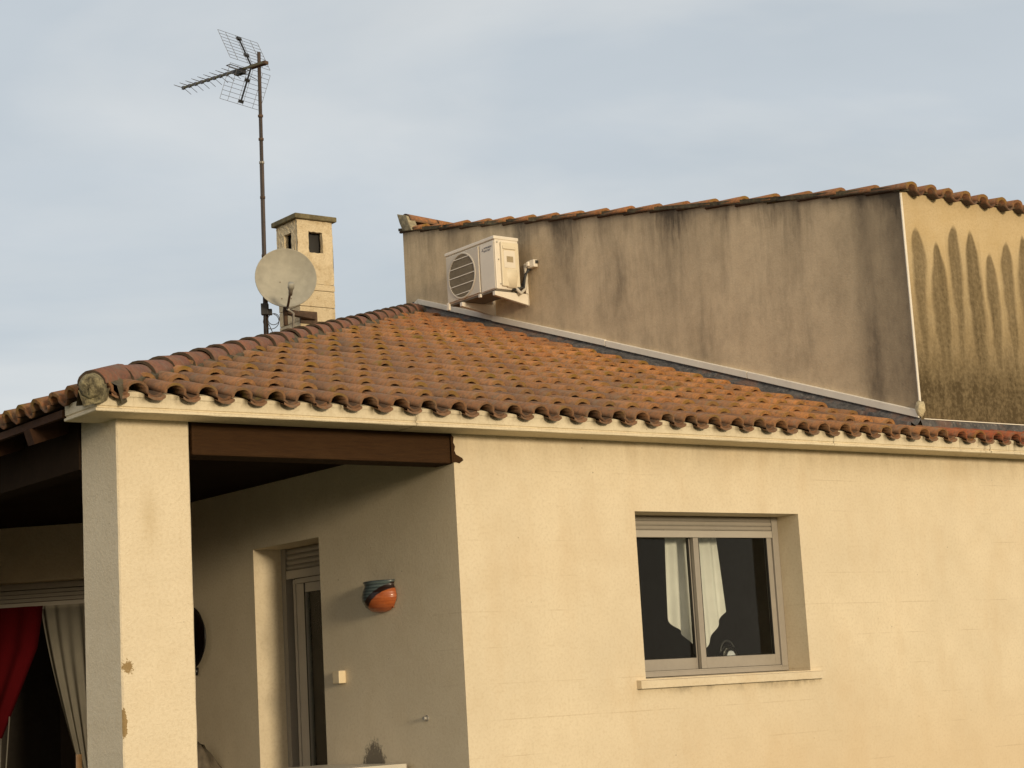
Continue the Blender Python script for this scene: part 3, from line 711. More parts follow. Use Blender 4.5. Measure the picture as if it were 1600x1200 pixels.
# verge: mortar strip bedding the edge tiles on the wall
b = MB(); K = 60
for k in range(K+1):
    y = -.02+(YB+.0)*k/K
    for (dx, dz) in ((-.022, -.006), (-.024, .006), (0, .014), (.05, .015), (.05, -.004)):
        b.v.append(Vector((XH+dx+rn2.uniform(-.004, .004), y, ztop(y)+dz+rn2.uniform(-.004, .004))))
for k in range(K):
    for i in range(5): i2 = (i+1) % 5; b.f.append((k*5+i, (k+1)*5+i, (k+1)*5+i2, k*5+i2)); b.sm.append(False)
b.f.append((0,1,2,3,4)); b.f.append(tuple(K*5+i for i in (4,3,2,1,0))); b.sm += [False]*2
b.build('verge_mortar', M['mortar'], uroof)
# ridge: caps along X and a turned-up end piece
RM = [cap_mesh(20+s, .092, .075, .42) for s in range(2)]
for k in range(0, 12):
    x = XH-.02 + .36*k; z = ztop(YB)+.165-(.02 if k else 0)
    Mx = jit(rnd, basis(Vector((0, -1, 0)), Vector((1, 0, .03)).normalized(), Vector((0, 0, 1)), Vector((x, YB-.07, z))), .7)
    t = bpy.data.objects.new('ridge_tile', RM[k % 2]); col.objects.link(t); t.parent = uroof; t.matrix_local = Mx; q = rnd.uniform(.9, 1.15); t.color = (.42*q, .18*q, .07*q, 1)
b = MB(); vs = []
for (x, dy, z) in ((-.03, .0, -.01), (-.04, .035, .08), (-.045, .07, .185), (.06, .07, .17), (.05, .0, .0)):
    vs.append((XH+x, YB-.04+dy, ztop(YB)+z))
b.add(vs+[(p[0], p[1]-.17, p[2]-(.03 if p[2] < ztop(YB)+.05 else .055)) for p in vs], [(0,1,2,3,4),(9,8,7,6,5),(0,5,6,1),(1,6,7,2),(2,7,8,3),(3,8,9,4),(4,9,5,0)])
b.build('ridge_end_mortar', M['ridge_mortar'], uroof, .008)

# ---- flashing where the low roof meets the tall wall
FLS = (5.571-3.478)/(6.286-.003)
def zfl(y): return 3.478 + FLS*(y-.003)          # top edge of the white trim
cuts = [-.01, 1.71, 3.43, 5.07, 6.28]
for i in range(4):
    y0, y1 = cuts[i]+.004, cuts[i+1]-.004; h = .058 if i < 3 else .054
    dz0 = (-.006, .0, .004, .002)[i]
    b = MB(); b.add([(XH-.001, y0, zfl(y0)-h+dz0), (XH-.026, y0, zfl(y0)-h+dz0), (XH-.026, y0, zfl(y0)-.004+dz0), (XH-.001, y0, zfl(y0)+dz0),
                     (XH-.001, y1, zfl(y1)-h), (XH-.026, y1, zfl(y1)-h), (XH-.026, y1, zfl(y1)-.004), (XH-.001, y1, zfl(y1))],
                    [(0,1,2,3),(7,6,5,4),(0,4,5,1),(1,5,6,2),(2,6,7,3)])
    b.build('flashing_trim', M['trim'], house, .003)
b = MB(); b.add([(XH-.001, 6.285, zfl(6.285)-.07), (XH-.022, 6.285, zfl(6.285)-.07), (XH-.022, 6.285, zfl(6.285)-.004), (XH-.001, 6.285, zfl(6.285)),
                 (XH-.001, 6.505, zfl(6.285)-.16), (XH-.022, 6.505, zfl(6.285)-.16), (XH-.022, 6.505, zfl(6.285)-.10), (XH-.001, 6.505, zfl(6.285)-.10)],
                [(0,1,2,3),(7,6,5,4),(0,4,5,1),(1,5,6,2),(2,6,7,3)]); b.build('flashing_trim', M['trim'], house)
b = MB(); K = 90; rf = random.Random(8)
for k in range(K+1):
    y = -.02 + 6.42*k/K; zb = zf(y)
    wv = .14 + .02*math.sin(y*9) + rf.uniform(-.018, .018)
    rows = [(XH-.003, zfl(y)-.045), (XH-.014, zfl(y)-.075+rf.uniform(-.006, .006)), (XH-.07, zb-.025+rf.uniform(-.012, .012)), (XH-wv, zb-.012+rf.uniform(-.014, .014)), (XH-wv-.005, zb-.05)]
    for (x, z) in rows: b.v.append(Vector((x, y, z)))
for k in range(K):
    for i in range(4): b.f.append((k*5+i, k*5+i+1, (k+1)*5+i+1, (k+1)*5+i)); b.sm.append(True)
b.build('lead_flashing', M['lead'], house)
# lead apron along the foot of the sunny face
b = MB(); K = 40
for k in range(K+1):
    x = XH-.02 + 3.2*k/K
    for (y, z) in ((-.006, 3.40), (-.02, 3.395+rf.uniform(-.003, .003)), (-.05, 3.30+rf.uniform(-.004, .004)), (-.11, 3.285+rf.uniform(-.006, .006)), (-.115, 3.26)):
        b.v.append(Vector((x, y, z)))
for k in range(K):
    for i in range(4): b.f.append((k*5+i+1, k*5+i, (k+1)*5+i, (k+1)*5+i+1)); b.sm.append(True)
b.build('lead_apron', M['lead'], house)
b = MB(); b.box(XH+.03, 7.2, -.013, -.005, 3.402, 3.408); b.build('apron_edge', M['trim'], house)

# ------------------------------------------------------------------ window in the front wall
FY = .20
win = obj('window', MB().box(WX0+.001, WX1-.001, FY+.001, FY+.09, 1.667, 1.693).me('window'), M['alu'], house)      # bottom track
def sub(name, b, mat, par=win, bev=0): return b.build(name, mat, par, bev)
sub('frame', MB().box(WX0+.001, WX0+.035, FY, FY+.09, 1.694, 2.699).box(WX1-.056, WX1-.001, FY, FY+.09, 1.694, 2.699).box(WX0+.036, WX1-.057, FY+.03, FY+.09, 2.63, 2.699), M['alu'], win, .003)
sub('track_lip', MB().box(WX0+.036, WX1-.057, FY+.004, FY+.012, 1.6935, 1.703).box(WX0+.036, WX1-.057, FY+.042, FY+.05, 1.6935, 1.703), M['alu'])
for (x0, x1, yy) in ((WX0+.037, 2.085, FY+.052), (2.047, WX1-.058, FY+.014)):
    fr = MB(); z0, z1 = 1.705, 2.60
    fr.box(x0, x0+.045, yy, yy+.03, z0, z1); fr.box(x1-.045, x1, yy, yy+.03, z0, z1); fr.box(x0+.0455, x1-.0455, yy, yy+.03, z0, z0+.072); fr.box(x0+.0455, x1-.0455, yy, yy+.03, z1-.04, z1)
    sub('sash', fr, M['alu'], win, .002)
    sub('gasket', MB().box(x0+.0455, x0+.049, yy-.001, yy+.02, z0+.073, z1-.041).box(x1-.049, x1-.0455, yy-.001, yy+.02, z0+.073, z1-.041).box(x0+.05, x1-.05, yy-.001, yy+.02, z0+.0725, z0+.076), M['gasket'])
    sub('pane', MB().box(x0+.0495, x1-.0495, yy+.012, yy+.016, z0+.0765, z1-.0415), M['glass'])
for k in range(3):
    z0 = 2.607+.030*k
    b = MB(); n = 6
    for i in range(n+1):
        an = math.pi*i/n; b.v.append(Vector((WX0+.036, FY+.012-.006*math.sin(an), z0+.028*i/n))); b.v.append(Vector((WX1-.057, FY+.012-.006*math.sin(an), z0+.028*i/n)))
    for i in range(n): b.f.append((2*i, 2*i+1, 2*i+3, 2*i+2)); b.sm.append(True)
    sub('shutter_slat', b, M['alu'])
sub('shutter_bar', MB().box(WX0+.036, WX1-.057, FY+.002, FY+.013, 2.558, 2.604), M['alu_white'], win, .003)
sl = MB(); sl.add([(1.296, -.045, 1.597), (2.915, -.045, 1.599), (2.915, FY+.03, 1.599), (1.296, FY+.03, 1.597), (1.296, -.045, 1.645), (2.915, -.045, 1.645), (2.915, -.0, 1.650), (1.296, 0, 1.650), (WX1-.001, FY+.03, 1.664), (WX0+.001, FY+.03, 1.664), (WX1-.001, 0.0, 1.650), (WX0+.001, 0, 1.650)], [(0,1,5,4),(4,5,6,7),(0,4,7),(1,6,5),(11,10,8,9),(0,7,11,9,3),(1,2,8,10,6),(0,3,2,1)])
sub('sill', sl, M['wall'])
# ------------------------------------------------------------------ door in the porch wall
DX = .215
door = obj('door', MB().box(DX, DX+.07, DY1-.055, DY1-.002, FL+.01, 2.686).box(DX, DX+.07, DY0+.002, DY0+.055, FL+.01, 2.686).me('door'), M['alu'], house)
for k in range(4):
    z0 = 2.535+.037*k; b = MB(); n = 6
    for i in range(n+1):
        an = math.pi*i/n
        for yy in (DY0+.056, DY1-.056): b.v.append(Vector((DX+.02-.008*math.sin(an), yy, z0+.035*i/n)))
    for i in range(n): b.f.append((2*i+1, 2*i, 2*i+2, 2*i+3)); b.sm.append(True)
    b.build('shutter_slat', M['alu'], door)
MB().box(DX+.004, DX+.02, DY0+.056, DY1-.056, 2.475, 2.532).build('shutter_bar', M['alu_white'], door, .003)
fr = MB(); fr.box(DX+.03, DX+.068, 2.295, 2.325, FL+.02, 2.47).box(DX+.03, DX+.068, DY0+.056, 2.295, 2.44, 2.474); fr.build('frame', M['alu_white'], door, .003)
fr = MB(); fr.box(DX+.035, DX+.075, 2.185, 2.292, FL+.02, 2.438).box(DX+.035, DX+.075, DY0+.06, DY0+.15, FL+.02, 2.438).box(DX+.036, DX+.074, DY0+.15, 2.185, 2.375, 2.437).box(DX+.036, DX+.074, DY0+.15, 2.185, FL+.02, FL+.11)
fr.build('leaf', M['alu_white'], door, .004)
MB().box(DX+.052, DX+.057, DY0+.1505, 2.1845, FL+.1105, 2.3745).build('pane', M['glass'], door)
MB().box(DX+.030, DX+.034, 2.175, 2.183, FL+.02, 2.437).box(DX+.066, DX+.07, DY1-.09, DY1-.06, FL+.02, 2.47).build('gasket', M['gasket'], door)

# patio door in the canted wall
pd_o = Vector((0, 4.46, 0)); Pc = lambda u, n_, z: pd_o + dcv*u + ncv*n_ + Vector((0, 0, z))
pdoor = obj('patio_door', MB().obox(Pc(1.46, .2, 2.66), dcv, ncv, (0,0,1), 1.238, .03, .024).me('patio_door'), M['alu'], house)
for k in range(3): MB().obox(Pc(1.46, .19, 2.552+.032*k), dcv, ncv, (0,0,1), 1.235, .006, .0145).build('shutter_slat', M['alu'], pdoor, .004)
MB().obox(Pc(1.46, .185, 2.505), dcv, ncv, (0,0,1), 1.236, .010, .028).build('shutter_bar', M['alu_white'], pdoor, .003)
MB().obox(Pc(.25, .2, 1.55), dcv, ncv, (0,0,1), .028, .03, 1.05).build('frame', M['alu'], pdoor, .003)

# ------------------------------------------------------------------ chimney
CX, CY = 2.90, 6.515
chim = obj('chimney', MB().box(CX, CX+.40, CY, CY+.40, 4.2, 5.30).me('chimney'), M['chim'], house)
# upper section with smoke openings, built as four cheeks
def cheek(plane, o_, w_, z0, z1, hz0, hz1, hw0, hw1, th):
    return rect_wall(o_, plane[0], plane[1], 0, w_, z0, z1, (hw0, hw1, hz0, hz1), th)
ZB, ZT = 5.615, 6.318
cuts_z = [(5.302, 5.448, .400), (5.4485, 5.612, .402)]
for (z0, z1, s_) in cuts_z:
    o_ = (.40-s_)/2
    MB().box(CX+o_, CX+.40-o_, CY+o_, CY+.40-o_, z0+.004, z1).build('block', M['chim'], chim, .004)
MB().box(CX-.004, CX+.404, CY-.004, CY+.404, ZB+.001, ZB+.065).build('band', M['chim'], chim, .006)
ZB2 = ZB+.068
def rough(me, amt, seed):
    rd = random.Random(seed); bm = bmesh.new(); bm.from_mesh(me)
    bmesh.ops.subdivide_edges(bm, edges=[e_ for e_ in bm.edges if e_.calc_length() > .05], cuts=4, use_grid_fill=True)
    for v in bm.verts: v.co += Vector((rd.uniform(-1, 1), rd.uniform(-1, 1), rd.uniform(-1, 1)))*amt
    bm.to_mesh(me); bm.free(); return me
for (nm, o_, du, dn, wd, h0, h1) in (('front_cheek', (CX, CY, 0), (1,0,0), (0,1,0), .40, .128, .285), ('side_cheek', (CX, CY+.3555, 0), (0,-1,0), (1,0,0), .310, .10, .235),
                             ('rear_cheek', (CX+.40, CY+.40, 0), (-1,0,0), (0,-1,0), .40, .12, .28), ('side_cheek', (CX+.40, CY+.045, 0), (0,1,0), (-1,0,0), .310, .09, .22)):
    obj(nm, rough(rect_wall(o_, du, dn, 0, wd, ZB2, ZT-.001, (h0, h1, 5.995, 6.205), .045), .0035, hash(nm) % 97), M['chim'], chim)
MB().box(CX+.08, CX+.33, CY+.08, CY+.33, 5.70, 6.28).build('dark_core', M['gasket'], chim)  # dark box added inside so the smoke openings look shaded
capm = simple('lichen_concrete', (.13, .11, .06), .95, 0, .5, 18, .01)
b = MB(); b.box(CX-.038, CX+.438, CY-.038, CY+.438, ZT+.001, ZT+.052); o = b.build('cap', capm, chim, .01)

# ------------------------------------------------------------------ satellite dish
dishm = simple('grey_dish_paint', (.33, .315, .26), .6, 0, .16, 14)
rust = simple('rusty_steel', (.10, .062, .04), .8, .0, .4, 20)
steel = simple('galvanised_steel', (.42, .40, .36), .5, .3, .2, 30)
blackp = simple('black_plastic', (.02, .02, .02), .5)
DC = Vector((2.562, 6.189, 5.628))
dish = thing('satellite_dish', 'round grey satellite dish fixed to the chimney, seen from the front', 'satellite dish', (2.62, 6.25, 5.2))
nd = (CAM - DC); nd.z = 0; nd.normalize(); nd = (Matrix.Rotation(R(6), 3, 'Z') @ nd); nd = (nd + Vector((0, 0, .14))).normalized()
dx = Vector((0, 0, 1)).cross(nd).normalized(); dy = nd.cross(dx)
MD = basis(dx, dy, nd, DC)
RD = .285; b = MB(); pr_ = []
for k in range(11): r_ = max(.001, RD*k/10); pr_.append((r_, -.075 + .075*(r_/RD)**2))
pr_ += [(RD+.006, .004), (RD+.008, -.003), (RD+.002, -.008)]
for k in range(9, -1, -1): r_ = max(.001, RD*k/10); pr_.append((r_, -.079 + .075*(r_/RD)**2))
b.lathe(pr_, MD @ Matrix.Diagonal((1, 1.02, 1, 1)), 48); b.build('reflector', dishm, dish)
pD = lambda x, y_, z: MD @ Vector((x, y_, z))
b = MB(); b.tube([pD(0, -.27, -.06), pD(0, -.30, -.01), pD(0, -.295, .10), pD(0, -.265, .28), pD(0, -.235, .40)], .012, 8); b.build('feed_arm', rust, dish)
b = MB(); b.lathe([(.001, -.03), (.03, -.03), (.032, .02), (.022, .05), (.018, .11), (.001, .112)], basis(dx, (dy*.8-nd*.6).normalized(), (-(nd*.8)-dy*.45).normalized(), pD(0, -.235, .40)), 14); o = b.build('receiver', dishm, dish)
for (sx, sy) in ((-.05, -.02), (.045, -.02), (-.045, -.2), (.045, -.2)):
    b = MB(); c_ = pD(sx, sy, -.0705+.075*((sx*sx+sy*sy)/RD**2)); b.obox(c_, dx, dy, nd, .004, .004, .003); b.build('bolt', rust, dish)
b = MB(); b.tube([pD(0, -.30, -.04), (2.66, 6.24, 5.30), (2.67, 6.28, 5.05)], .012, 8); b.build('stay', steel, dish)
pp = DC - nd*.17
b = MB(); b.beam((pp.x, pp.y, 5.335), (CX+.14, 6.495, 5.335), .06, .045); b.beam((CX-.01, 6.505, 5.335), (CX+.18, 6.505, 5.335), .018, .12); b.tube([(pp.x, pp.y, 5.20), (pp.x, pp.y, 5.66)], .022, 8); b.obox(DC-nd*.12-Vector((0,0,.04)), dx, dy, nd, .06, .08, .03)
b.build('wall_bracket', rust, dish)

# ------------------------------------------------------------------ television aerial
ant = thing('tv_antenna', 'tall brown mast carrying a comb shaped television aerial with two wire grid reflectors', 'antenna', (2.51, 6.53, 4.95))
mastm = simple('brown_mast', (.075, .055, .045), .6, .2, .25, 14)
gridm = simple('grey_wire', (.16, .16, .17), .5, .5, .1)
TOP = Vector((2.30, 6.09, 7.79)); BOT = Vector((2.505, 6.50, 5.05))
b = MB(); P_ = [BOT.lerp(TOP, t) for t in (0, .3, .301, .62, .6205, 1)]; b.tube(P_, .02, 10, True, [.024, .024, .021, .021, .018, .017]); b.build('mast', mastm, ant)
for t in (.30, .5, .62, .70, .78):
    c_ = BOT.lerp(TOP, t); d_ = (TOP-BOT).normalized(); b = MB(); b.tube([c_-d_*.012, c_+d_*.012], .025, 10); b.build('clamp_band', steel if t in (.62,) else rust, ant)
lat = Vector((rt.x, rt.y, 0)).normalized(); awy = Vector((fw.x, fw.y, 0)).normalized()
bd = (lat*-.81 + awy*.59 - Vector((0, 0, -.01))).normalized(); ed = (lat*.59 + awy*.81).normalized()
MT = BOT.lerp(TOP, .955); mt_d = -ed*.0
A0 = MT - bd*.06 + Vector((0, 0, .0)) - awy*.035; A1 = A0 + bd*1.10
b = MB(); b.beam(A0, A1, .016, .02); b.build('boom', simple('olive_aluminium', (.12, .11, .06), .5, .3, .2), ant)
for k in range(9):
    p = A0 + bd*(.40+.085*k); ln = .155 - .003*k
    b = MB(); b.tube([p - ed*ln, p, p + ed*.10 - Vector((0, 0, .045))], .0026, 5); b.tube([p - ed*.09 + Vector((0, 0, .012)) + bd*.03, p + bd*.01], .002, 4); b.obox(p, ed, bd, bd.cross(ed), .011, .016, .016); b.build('director', gridm, ant)
p = A0 + bd*.31; b = MB(); b.obox(p - Vector((0, 0, .02)), ed, bd, bd.cross(ed), .028, .055, .026); b.build('junction_box', blackp, ant)
b = MB(); q0 = p + Vector((0, 0, .025)); lp = [q0 - ed*.13 - bd*.0, q0 - ed*.13 + bd*.05, q0 + ed*.13 + bd*.05, q0 + ed*.13, q0 - ed*.13]; b.tube(lp, .005, 5); b.build('folded_dipole', gridm, ant)
hinge = A0 + bd*.155
for s_ in (1, -1):
    pv = (bd*.44 + Vector((0, 0, s_*.9))).normalized(); b = MB(); W2, H0, H1 = .27, .03, .38
    for k in range(9):
        o_ = hinge + pv*(H0+(H1-H0)*k/8); b.tube([o_-ed*W2, o_+ed*W2], .0022, 4)
    for k in (-1, -.62, -.12, .12, .62, 1): b.tube([hinge+pv*H0+ed*W2*k, hinge+pv*H1+ed*W2*k], .0025, 4)
    gsp = b.build('reflector_grid', gridm, ant)
    b = MB(); b.beam(hinge, hinge+pv*.36, .014, .010, ed); b.build('reflector_arm', blackp, ant)
    for q_ in (.14, .35):
        b = MB(); b.obox(hinge+pv*q_, ed, pv, ed.cross(pv), .026, .016, .012); b.build('grid_clip', blackp, ant)
b = MB(); b.beam(MT-bd*.10-awy*.01, MT+bd*.11-awy*.01, .05, .03); b.build('mast_clamp', rust, ant)
b = MB(); d0 = BOT.lerp(TOP, .90); b.tube([p-Vector((0,0,.045)), p-bd*.10-Vector((0,0,.07)), p-bd*.19-Vector((0,0,.13)), d0-awy*.02-lat*.012, BOT.lerp(TOP, .75)-awy*.022, BOT.lerp(TOP, .5)-awy*.026, BOT.lerp(TOP, .2)-awy*.03], .0035, 5); b.build('cable', blackp, ant)
# amplifier box low on the mast with its loops of cable
bx = BOT.lerp(TOP, .105) - awy*.05
b = MB(); b.obox(bx+Vector((0, 0, .02)), lat, awy, (0, 0, 1), .035, .03, .055); b.obox(bx+lat*.045+Vector((0,0,-.01)), lat, awy, (0, 0, 1), .022, .02, .03); b.build('amplifier', blackp, ant, .006)
b = MB()
for (r_, cx_, cz_) in ((.075, .055, -.10), (.055, .08, -.08)):
    b.tube([bx + lat*(cx_+r_*math.cos(t*math.pi/8)) + Vector((0, 0, cz_+r_*math.sin(t*math.pi/8))) for t in range(-10, 5)], .0038, 5)
b.tube([bx+lat*.0-Vector((0,0,.03)), bx+lat*.005-Vector((0,0,.2)), bx+lat*.0-Vector((0,0,.42))], .006, 5)
b.tube([bx+lat*.03-Vector((0,0,.12)), bx+lat*.07-Vector((0,0,.22)), bx+lat*.12-Vector((0,0,.30))], .004, 5)
b.build('cable', blackp, ant)

# ------------------------------------------------------------------ air conditioner on the tall wall
ac = thing('air_conditioner', 'white outdoor air conditioning unit on brackets high on the stained wall', 'air conditioner', (XH-.2, 4.9, 5.2))
acp = simple('white_enamel', (.78, .72, .62), .45, 0, .05, 8)
acd = simple('yellowed_plastic', (.74, .66, .50), .5, 0, .05, 10)
ax0, ax1, ay0, ay1, az0, az1 = 3.775, 4.048, 4.492, 5.272, 5.27, 5.772
MB().box(ax0+.006, ax1, ay0+.002, ay1-.002, az0+.004, az1-.03).build('casing', acp, ac, .008)
MB().box(ax0-.008, ax1+.004, ay0-.006, ay1+.006, az1-.032, az1).build('lid', acp, ac, .007)
# fan: dark ring opening with grille in front
fy, fz, fr_ = 5.005, 5.50, .205
px0, px1, pz0, pz1 = 4.735, 5.255, 5.285, 5.725
MB().box(ax0-.010, ax0+.004, px0, px1, pz0, pz1).build('grille_panel', simple('grille_plastic', (.60, .54, .45), .5, 0, .04, 12), ac, .005)
b = MB(); Mf = basis(Vector((0,-1,0)), Vector((0,0,1)), Vector((-1,0,0)), Vector((ax0-.0105, fy, fz)))
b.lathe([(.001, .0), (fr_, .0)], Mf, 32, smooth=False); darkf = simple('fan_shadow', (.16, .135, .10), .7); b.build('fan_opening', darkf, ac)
b = MB(); b.lathe([(fr_-.004, .0005), (fr_, .008), (fr_+.012, .006), (fr_+.016, .0005)], Mf, 40); b.build('fan_ring', simple('ring_plastic', (.58, .52, .43), .5, 0, .04, 12), ac)
M['grille'] = simple('grille_wire', (.27, .23, .17), .6)
for k in range(-13, 14):
    yy = fy + k*.015; hh = math.sqrt(max(.0001, fr_**2-(k*.015)**2)); b = MB(); b.box(ax0-.016, ax0-.0125, yy-.0016, yy+.0016, fz-hh, fz+hh); b.build('grille_bar', M['grille'], ac)
for k in range(-2, 3):
    zz = fz + k*.083; hh = math.sqrt(fr_**2-(k*.083)**2); b = MB(); b.box(ax0-.019, ax0-.0165, fy-hh, fy+hh, zz-.004, zz+.004); b.build('grille_rib', acp, ac)
MB().box(ax0-.003, ax0+.002, ay0+.012, 4.715, az0+.012, az1-.045).build('front_panel', acp, ac, .004)
# service cover on the sunlit end
MB().box(ax0+.06, ax1-.012, ay0-.022, ay0-.0, az0+.03, az1-.055).build('service_cover', acd, ac, .008)
MB().box(ax0+.075, ax1-.05, ay0-.034, ay0-.0225, az1-.125, az1-.09).build('handle_grip', acd, ac, .006)
MB().box(ax0+.085, ax1-.06, ay0-.0255, ay0-.0225, az1-.30, az1-.135).build('valve_plate', acp, ac, .002)
MB().box(ax0+.115, ax1-.085, ay0-.0275, ay0-.026, az1-.245, az1-.19).build('rating_label', simple('label_print', (.36, .29, .18), .6, 0, .25, 90), ac)
b = MB(); b.lathe([(.001, -.12), (.045, -.12), (.06, .0), (.055, .05), (.001, .06)], Matrix.Translation((ax1-.10, ay0-.012, az0+.14)) @ Matrix.Diagonal((1.2, .35, 1, 1)), 16); b.build('valve_shroud', acd, ac)
for (xx, zz) in ((ax0+.03, az1-.06), (ax0+.04, az0+.28), (ax0+.05, az0+.05), (ax1-.03, az1-.07)):
    MB().obox((xx, ay0-.003, zz), (1,0,0), (0,1,0), (0,0,1), .005, .004, .005).build('screw', steel, ac)
MB().box(ax0+.012, ax1-.01, ay0+.02, ay1-.02, az0-.012, az0+.003).build('base_pan', simple('dark_base', (.16, .14, .11), .7), ac)
for yy in (4.525, 5.045):
    b = MB(); zt = az0-.016
    b.add([(ax0-.01, yy-.018, zt), (XH-.006, yy-.018, zt), (XH-.006, yy-.018, zt-.105), (ax0-.01, yy-.018, zt-.038), (ax0-.01, yy+.018, zt), (XH-.006, yy+.018, zt), (XH-.006, yy+.018, zt-.105), (ax0-.01, yy+.018, zt-.038)],
          [(0,3,2,1),(4,5,6,7),(0,1,5,4),(1,2,6,5),(2,3,7,6),(3,0,4,7)])
    br = b.build('bracket_arm', acp, ac, .003)
    MB().box(XH-.0055, XH-.0005, yy-.025, yy+.025, zt-.11, zt+.29).box(XH-.03, XH-.006, yy-.026, yy-.022, zt+.002, zt+.285).build('bracket_rail', acp, ac)
b = MB(); b.box(ax0-.012, ax0+.012, ay1-.032, ay1+.004, az0-.05, az0+.02); b.box(ax0-.012, ax0+.01, 4.735, 4.765, az0-.03, az0+.0); b.build('foot', acp, ac, .003)
# pipes from the back to the wall sleeve
b = MB(); b.tube([(ax1-.06, ay0-.015, az0+.02), (ax1-.02, ay0-.03, az0-.03), (ax1+.04, ay0-.02, az0+.02), (ax1+.07, ay0-.01, az0+.12), (XH-.05, ay0-.03, az0+.22), (XH-.01, ay0-.09, az0+.25)], .016, 8); b.build('pipe', simple('pale_pipe_lagging', (.55, .50, .42), .8, 0, .15, 20), ac)
b = MB(); b.tube([(ax1-.02, ay0+.01, az0+.01), (ax1+.03, ay0+.01, az0+.05), (ax1+.06, ay0-.03, az0+.18), (XH-.02, ay0-.07, az0+.22)], .012, 8); b.tube([(ax1-.10, ay0-.01, az0+.0), (ax1+.02, ay0-.03, az0+.03), (ax1+.05, ay0-.02, az0+.16), (XH-.02, ay0-.06, az0+.20)], .010, 8); b.build('pipe', blackp, ac)
b = MB(); b.box(XH-.05, XH-.002, ay0-.155, ay0-.06, az0+.205, az0+.275); b.box(XH-.075, XH-.05, ay0-.10, ay0-.07, az0+.22, az0+.262); b.build('wall_sleeve', acp, ac, .008)
MB().obox((XH-.02, ay0-.16, az0+.25), (1,0,0), (0,1,0), (0,0,1), .012, .008, .014).build('sleeve_cap', blackp, ac)
# maker's name: three rhombs and lettering
inkm = simple('dark_print', (.10, .10, .14), .5)
def rhomb(cy, cz, ang, s_=.0135):
    c_ = Vector((ax0-.0045, cy, cz)); d1 = Vector((0, -math.sin(ang), math.cos(ang))); d2 = Vector((0, math.cos(ang), math.sin(ang)))
    return [c_, c_+d1*s_+d2*s_*.58, c_+d1*s_*2, c_+d1*s_-d2*s_*.58]
b = MB()
for an in (0, R(120), R(240)):
    b.add(rhomb(4.672, 5.666, an, .0095), [(0,1,2,3)])
b.build('emblem', inkm, ac)
fc = bpy.data.curves.new('lettering', 'FONT'); fc.body = 'MITSUBISHI'; fc.size = .024; fc.extrude = .0004; fc.align_x = 'LEFT'
fo = bpy.data.objects.new('lettering', fc); col.objects.link(fo)
dg = bpy.context.evaluated_depsgraph_get(); lm = bpy.data.meshes.new_from_object(fo.evaluated_get(dg)); bpy.data.objects.remove(fo)
def letter_obj(text_me, z, name):
    m = text_me.copy(); m.transform(Matrix(((0, 0, -1, ax0-.0045), (-1, 0, 0, 4.652), (0, 1, 0, z), (0, 0, 0, 1)))); m.materials.clear(); return obj(name, m, inkm, ac)
letter_obj(lm, 5.672, 'lettering')
fc.body = 'ELECTRIC'; fo = bpy.data.objects.new('lettering', fc); col.objects.link(fo); dg = bpy.context.evaluated_depsgraph_get(); lm2 = bpy.data.meshes.new_from_object(fo.evaluated_get(dg)); bpy.data.objects.remove(fo)
letter_obj(lm2, 5.645, 'lettering')

# ------------------------------------------------------------------ things on the porch wall
def pot_mat():
    m, t, b = new_mat('two_glaze_pot'); g = G(t); s = g.sep(g.coord()); co = g.coord()
    n = g.noise(co, 30, 4)
    v = g.m('ADD', g.m('SUBTRACT', s[2], 2.240), g.m('MULTIPLY', g.m('SUBTRACT', s[1], .81), .62)); v = g.m('ADD', v, g.m('MULTIPLY', g.m('SUBTRACT', n, .5), .012))
    rings = g.m('SINE', g.m('MULTIPLY', s[2], 330))
    blue = g.mix(g.rng(rings, -.6, 1.4), (.05, .07, .075), (.13, .17, .17)); terr = g.mix(g.rng(g.noise(g.map(co, (1, 1, 6)), 12, 3), .3, .7), (.33, .075, .02), (.45, .12, .032))
    c = g.mix(g.rng(v, -.034, -.028), terr, (.02, .008, .006)); c = g.mix(g.rng(v, .008, .014), c, blue)
    L(t, c, b.inputs['Base Color']); b.inputs['Roughness'].default_value = .36; b.inputs['Coat Weight'].default_value = .15
    L(t, g.bump(g.m('MULTIPLY', rings, .5), .0006), b.inputs['Normal']); return m
pot = thing('wall_pot', 'round terracotta wall pot with blue and black glaze hung on porch wall', 'pot', (0, .82, 2.16))
b = MB(); profp = [(.03, 2.150), (.072, 2.158), (.112, 2.185), (.134, 2.222), (.138, 2.252), (.128, 2.285), (.117, 2.306), (.114, 2.316), (.120, 2.328), (.126, 2.337), (.122, 2.342), (.108, 2.334), (.104, 2.31)]
Mpt = Matrix.Translation((-.004, .825, 0)) @ Matrix.Diagonal((.82, 1.16, 1, 1)); b.lathe(profp, Mpt, 28, R(90), R(270)); b.lathe([(.001, 2.150), (.03, 2.150)], Mpt, 28, R(90), R(270)); b.build('body', pot_mat(), pot)
b = MB(); b.box(-.010, -.003, .70, .95, 2.17, 2.325); b.build('back_plate', simple('raw_clay', (.30, .10, .04), .8), pot)
b = MB(); b.box(-.052, -.0, 1.292, 1.372, 1.738, 1.818); jb = b.build('socket_box', simple('cream_plastic', (.74, .62, .42), .5, 0, .05), None, .006)
jb['label'] = 'small cream plastic socket box on porch wall between door and corner'; jb['category'] = 'socket'
b = MB(); b.tube([(-.004, .402, 1.498), (-.03, .402, 1.498)], .011, 12); b.tube([(0, .402, 1.498), (-.006, .402, 1.498)], .018, 12); hk = b.build('wall_stud', steel)
hk['label'] = 'small round metal stud low on the porch wall near the corner'; hk['category'] = 'stud'
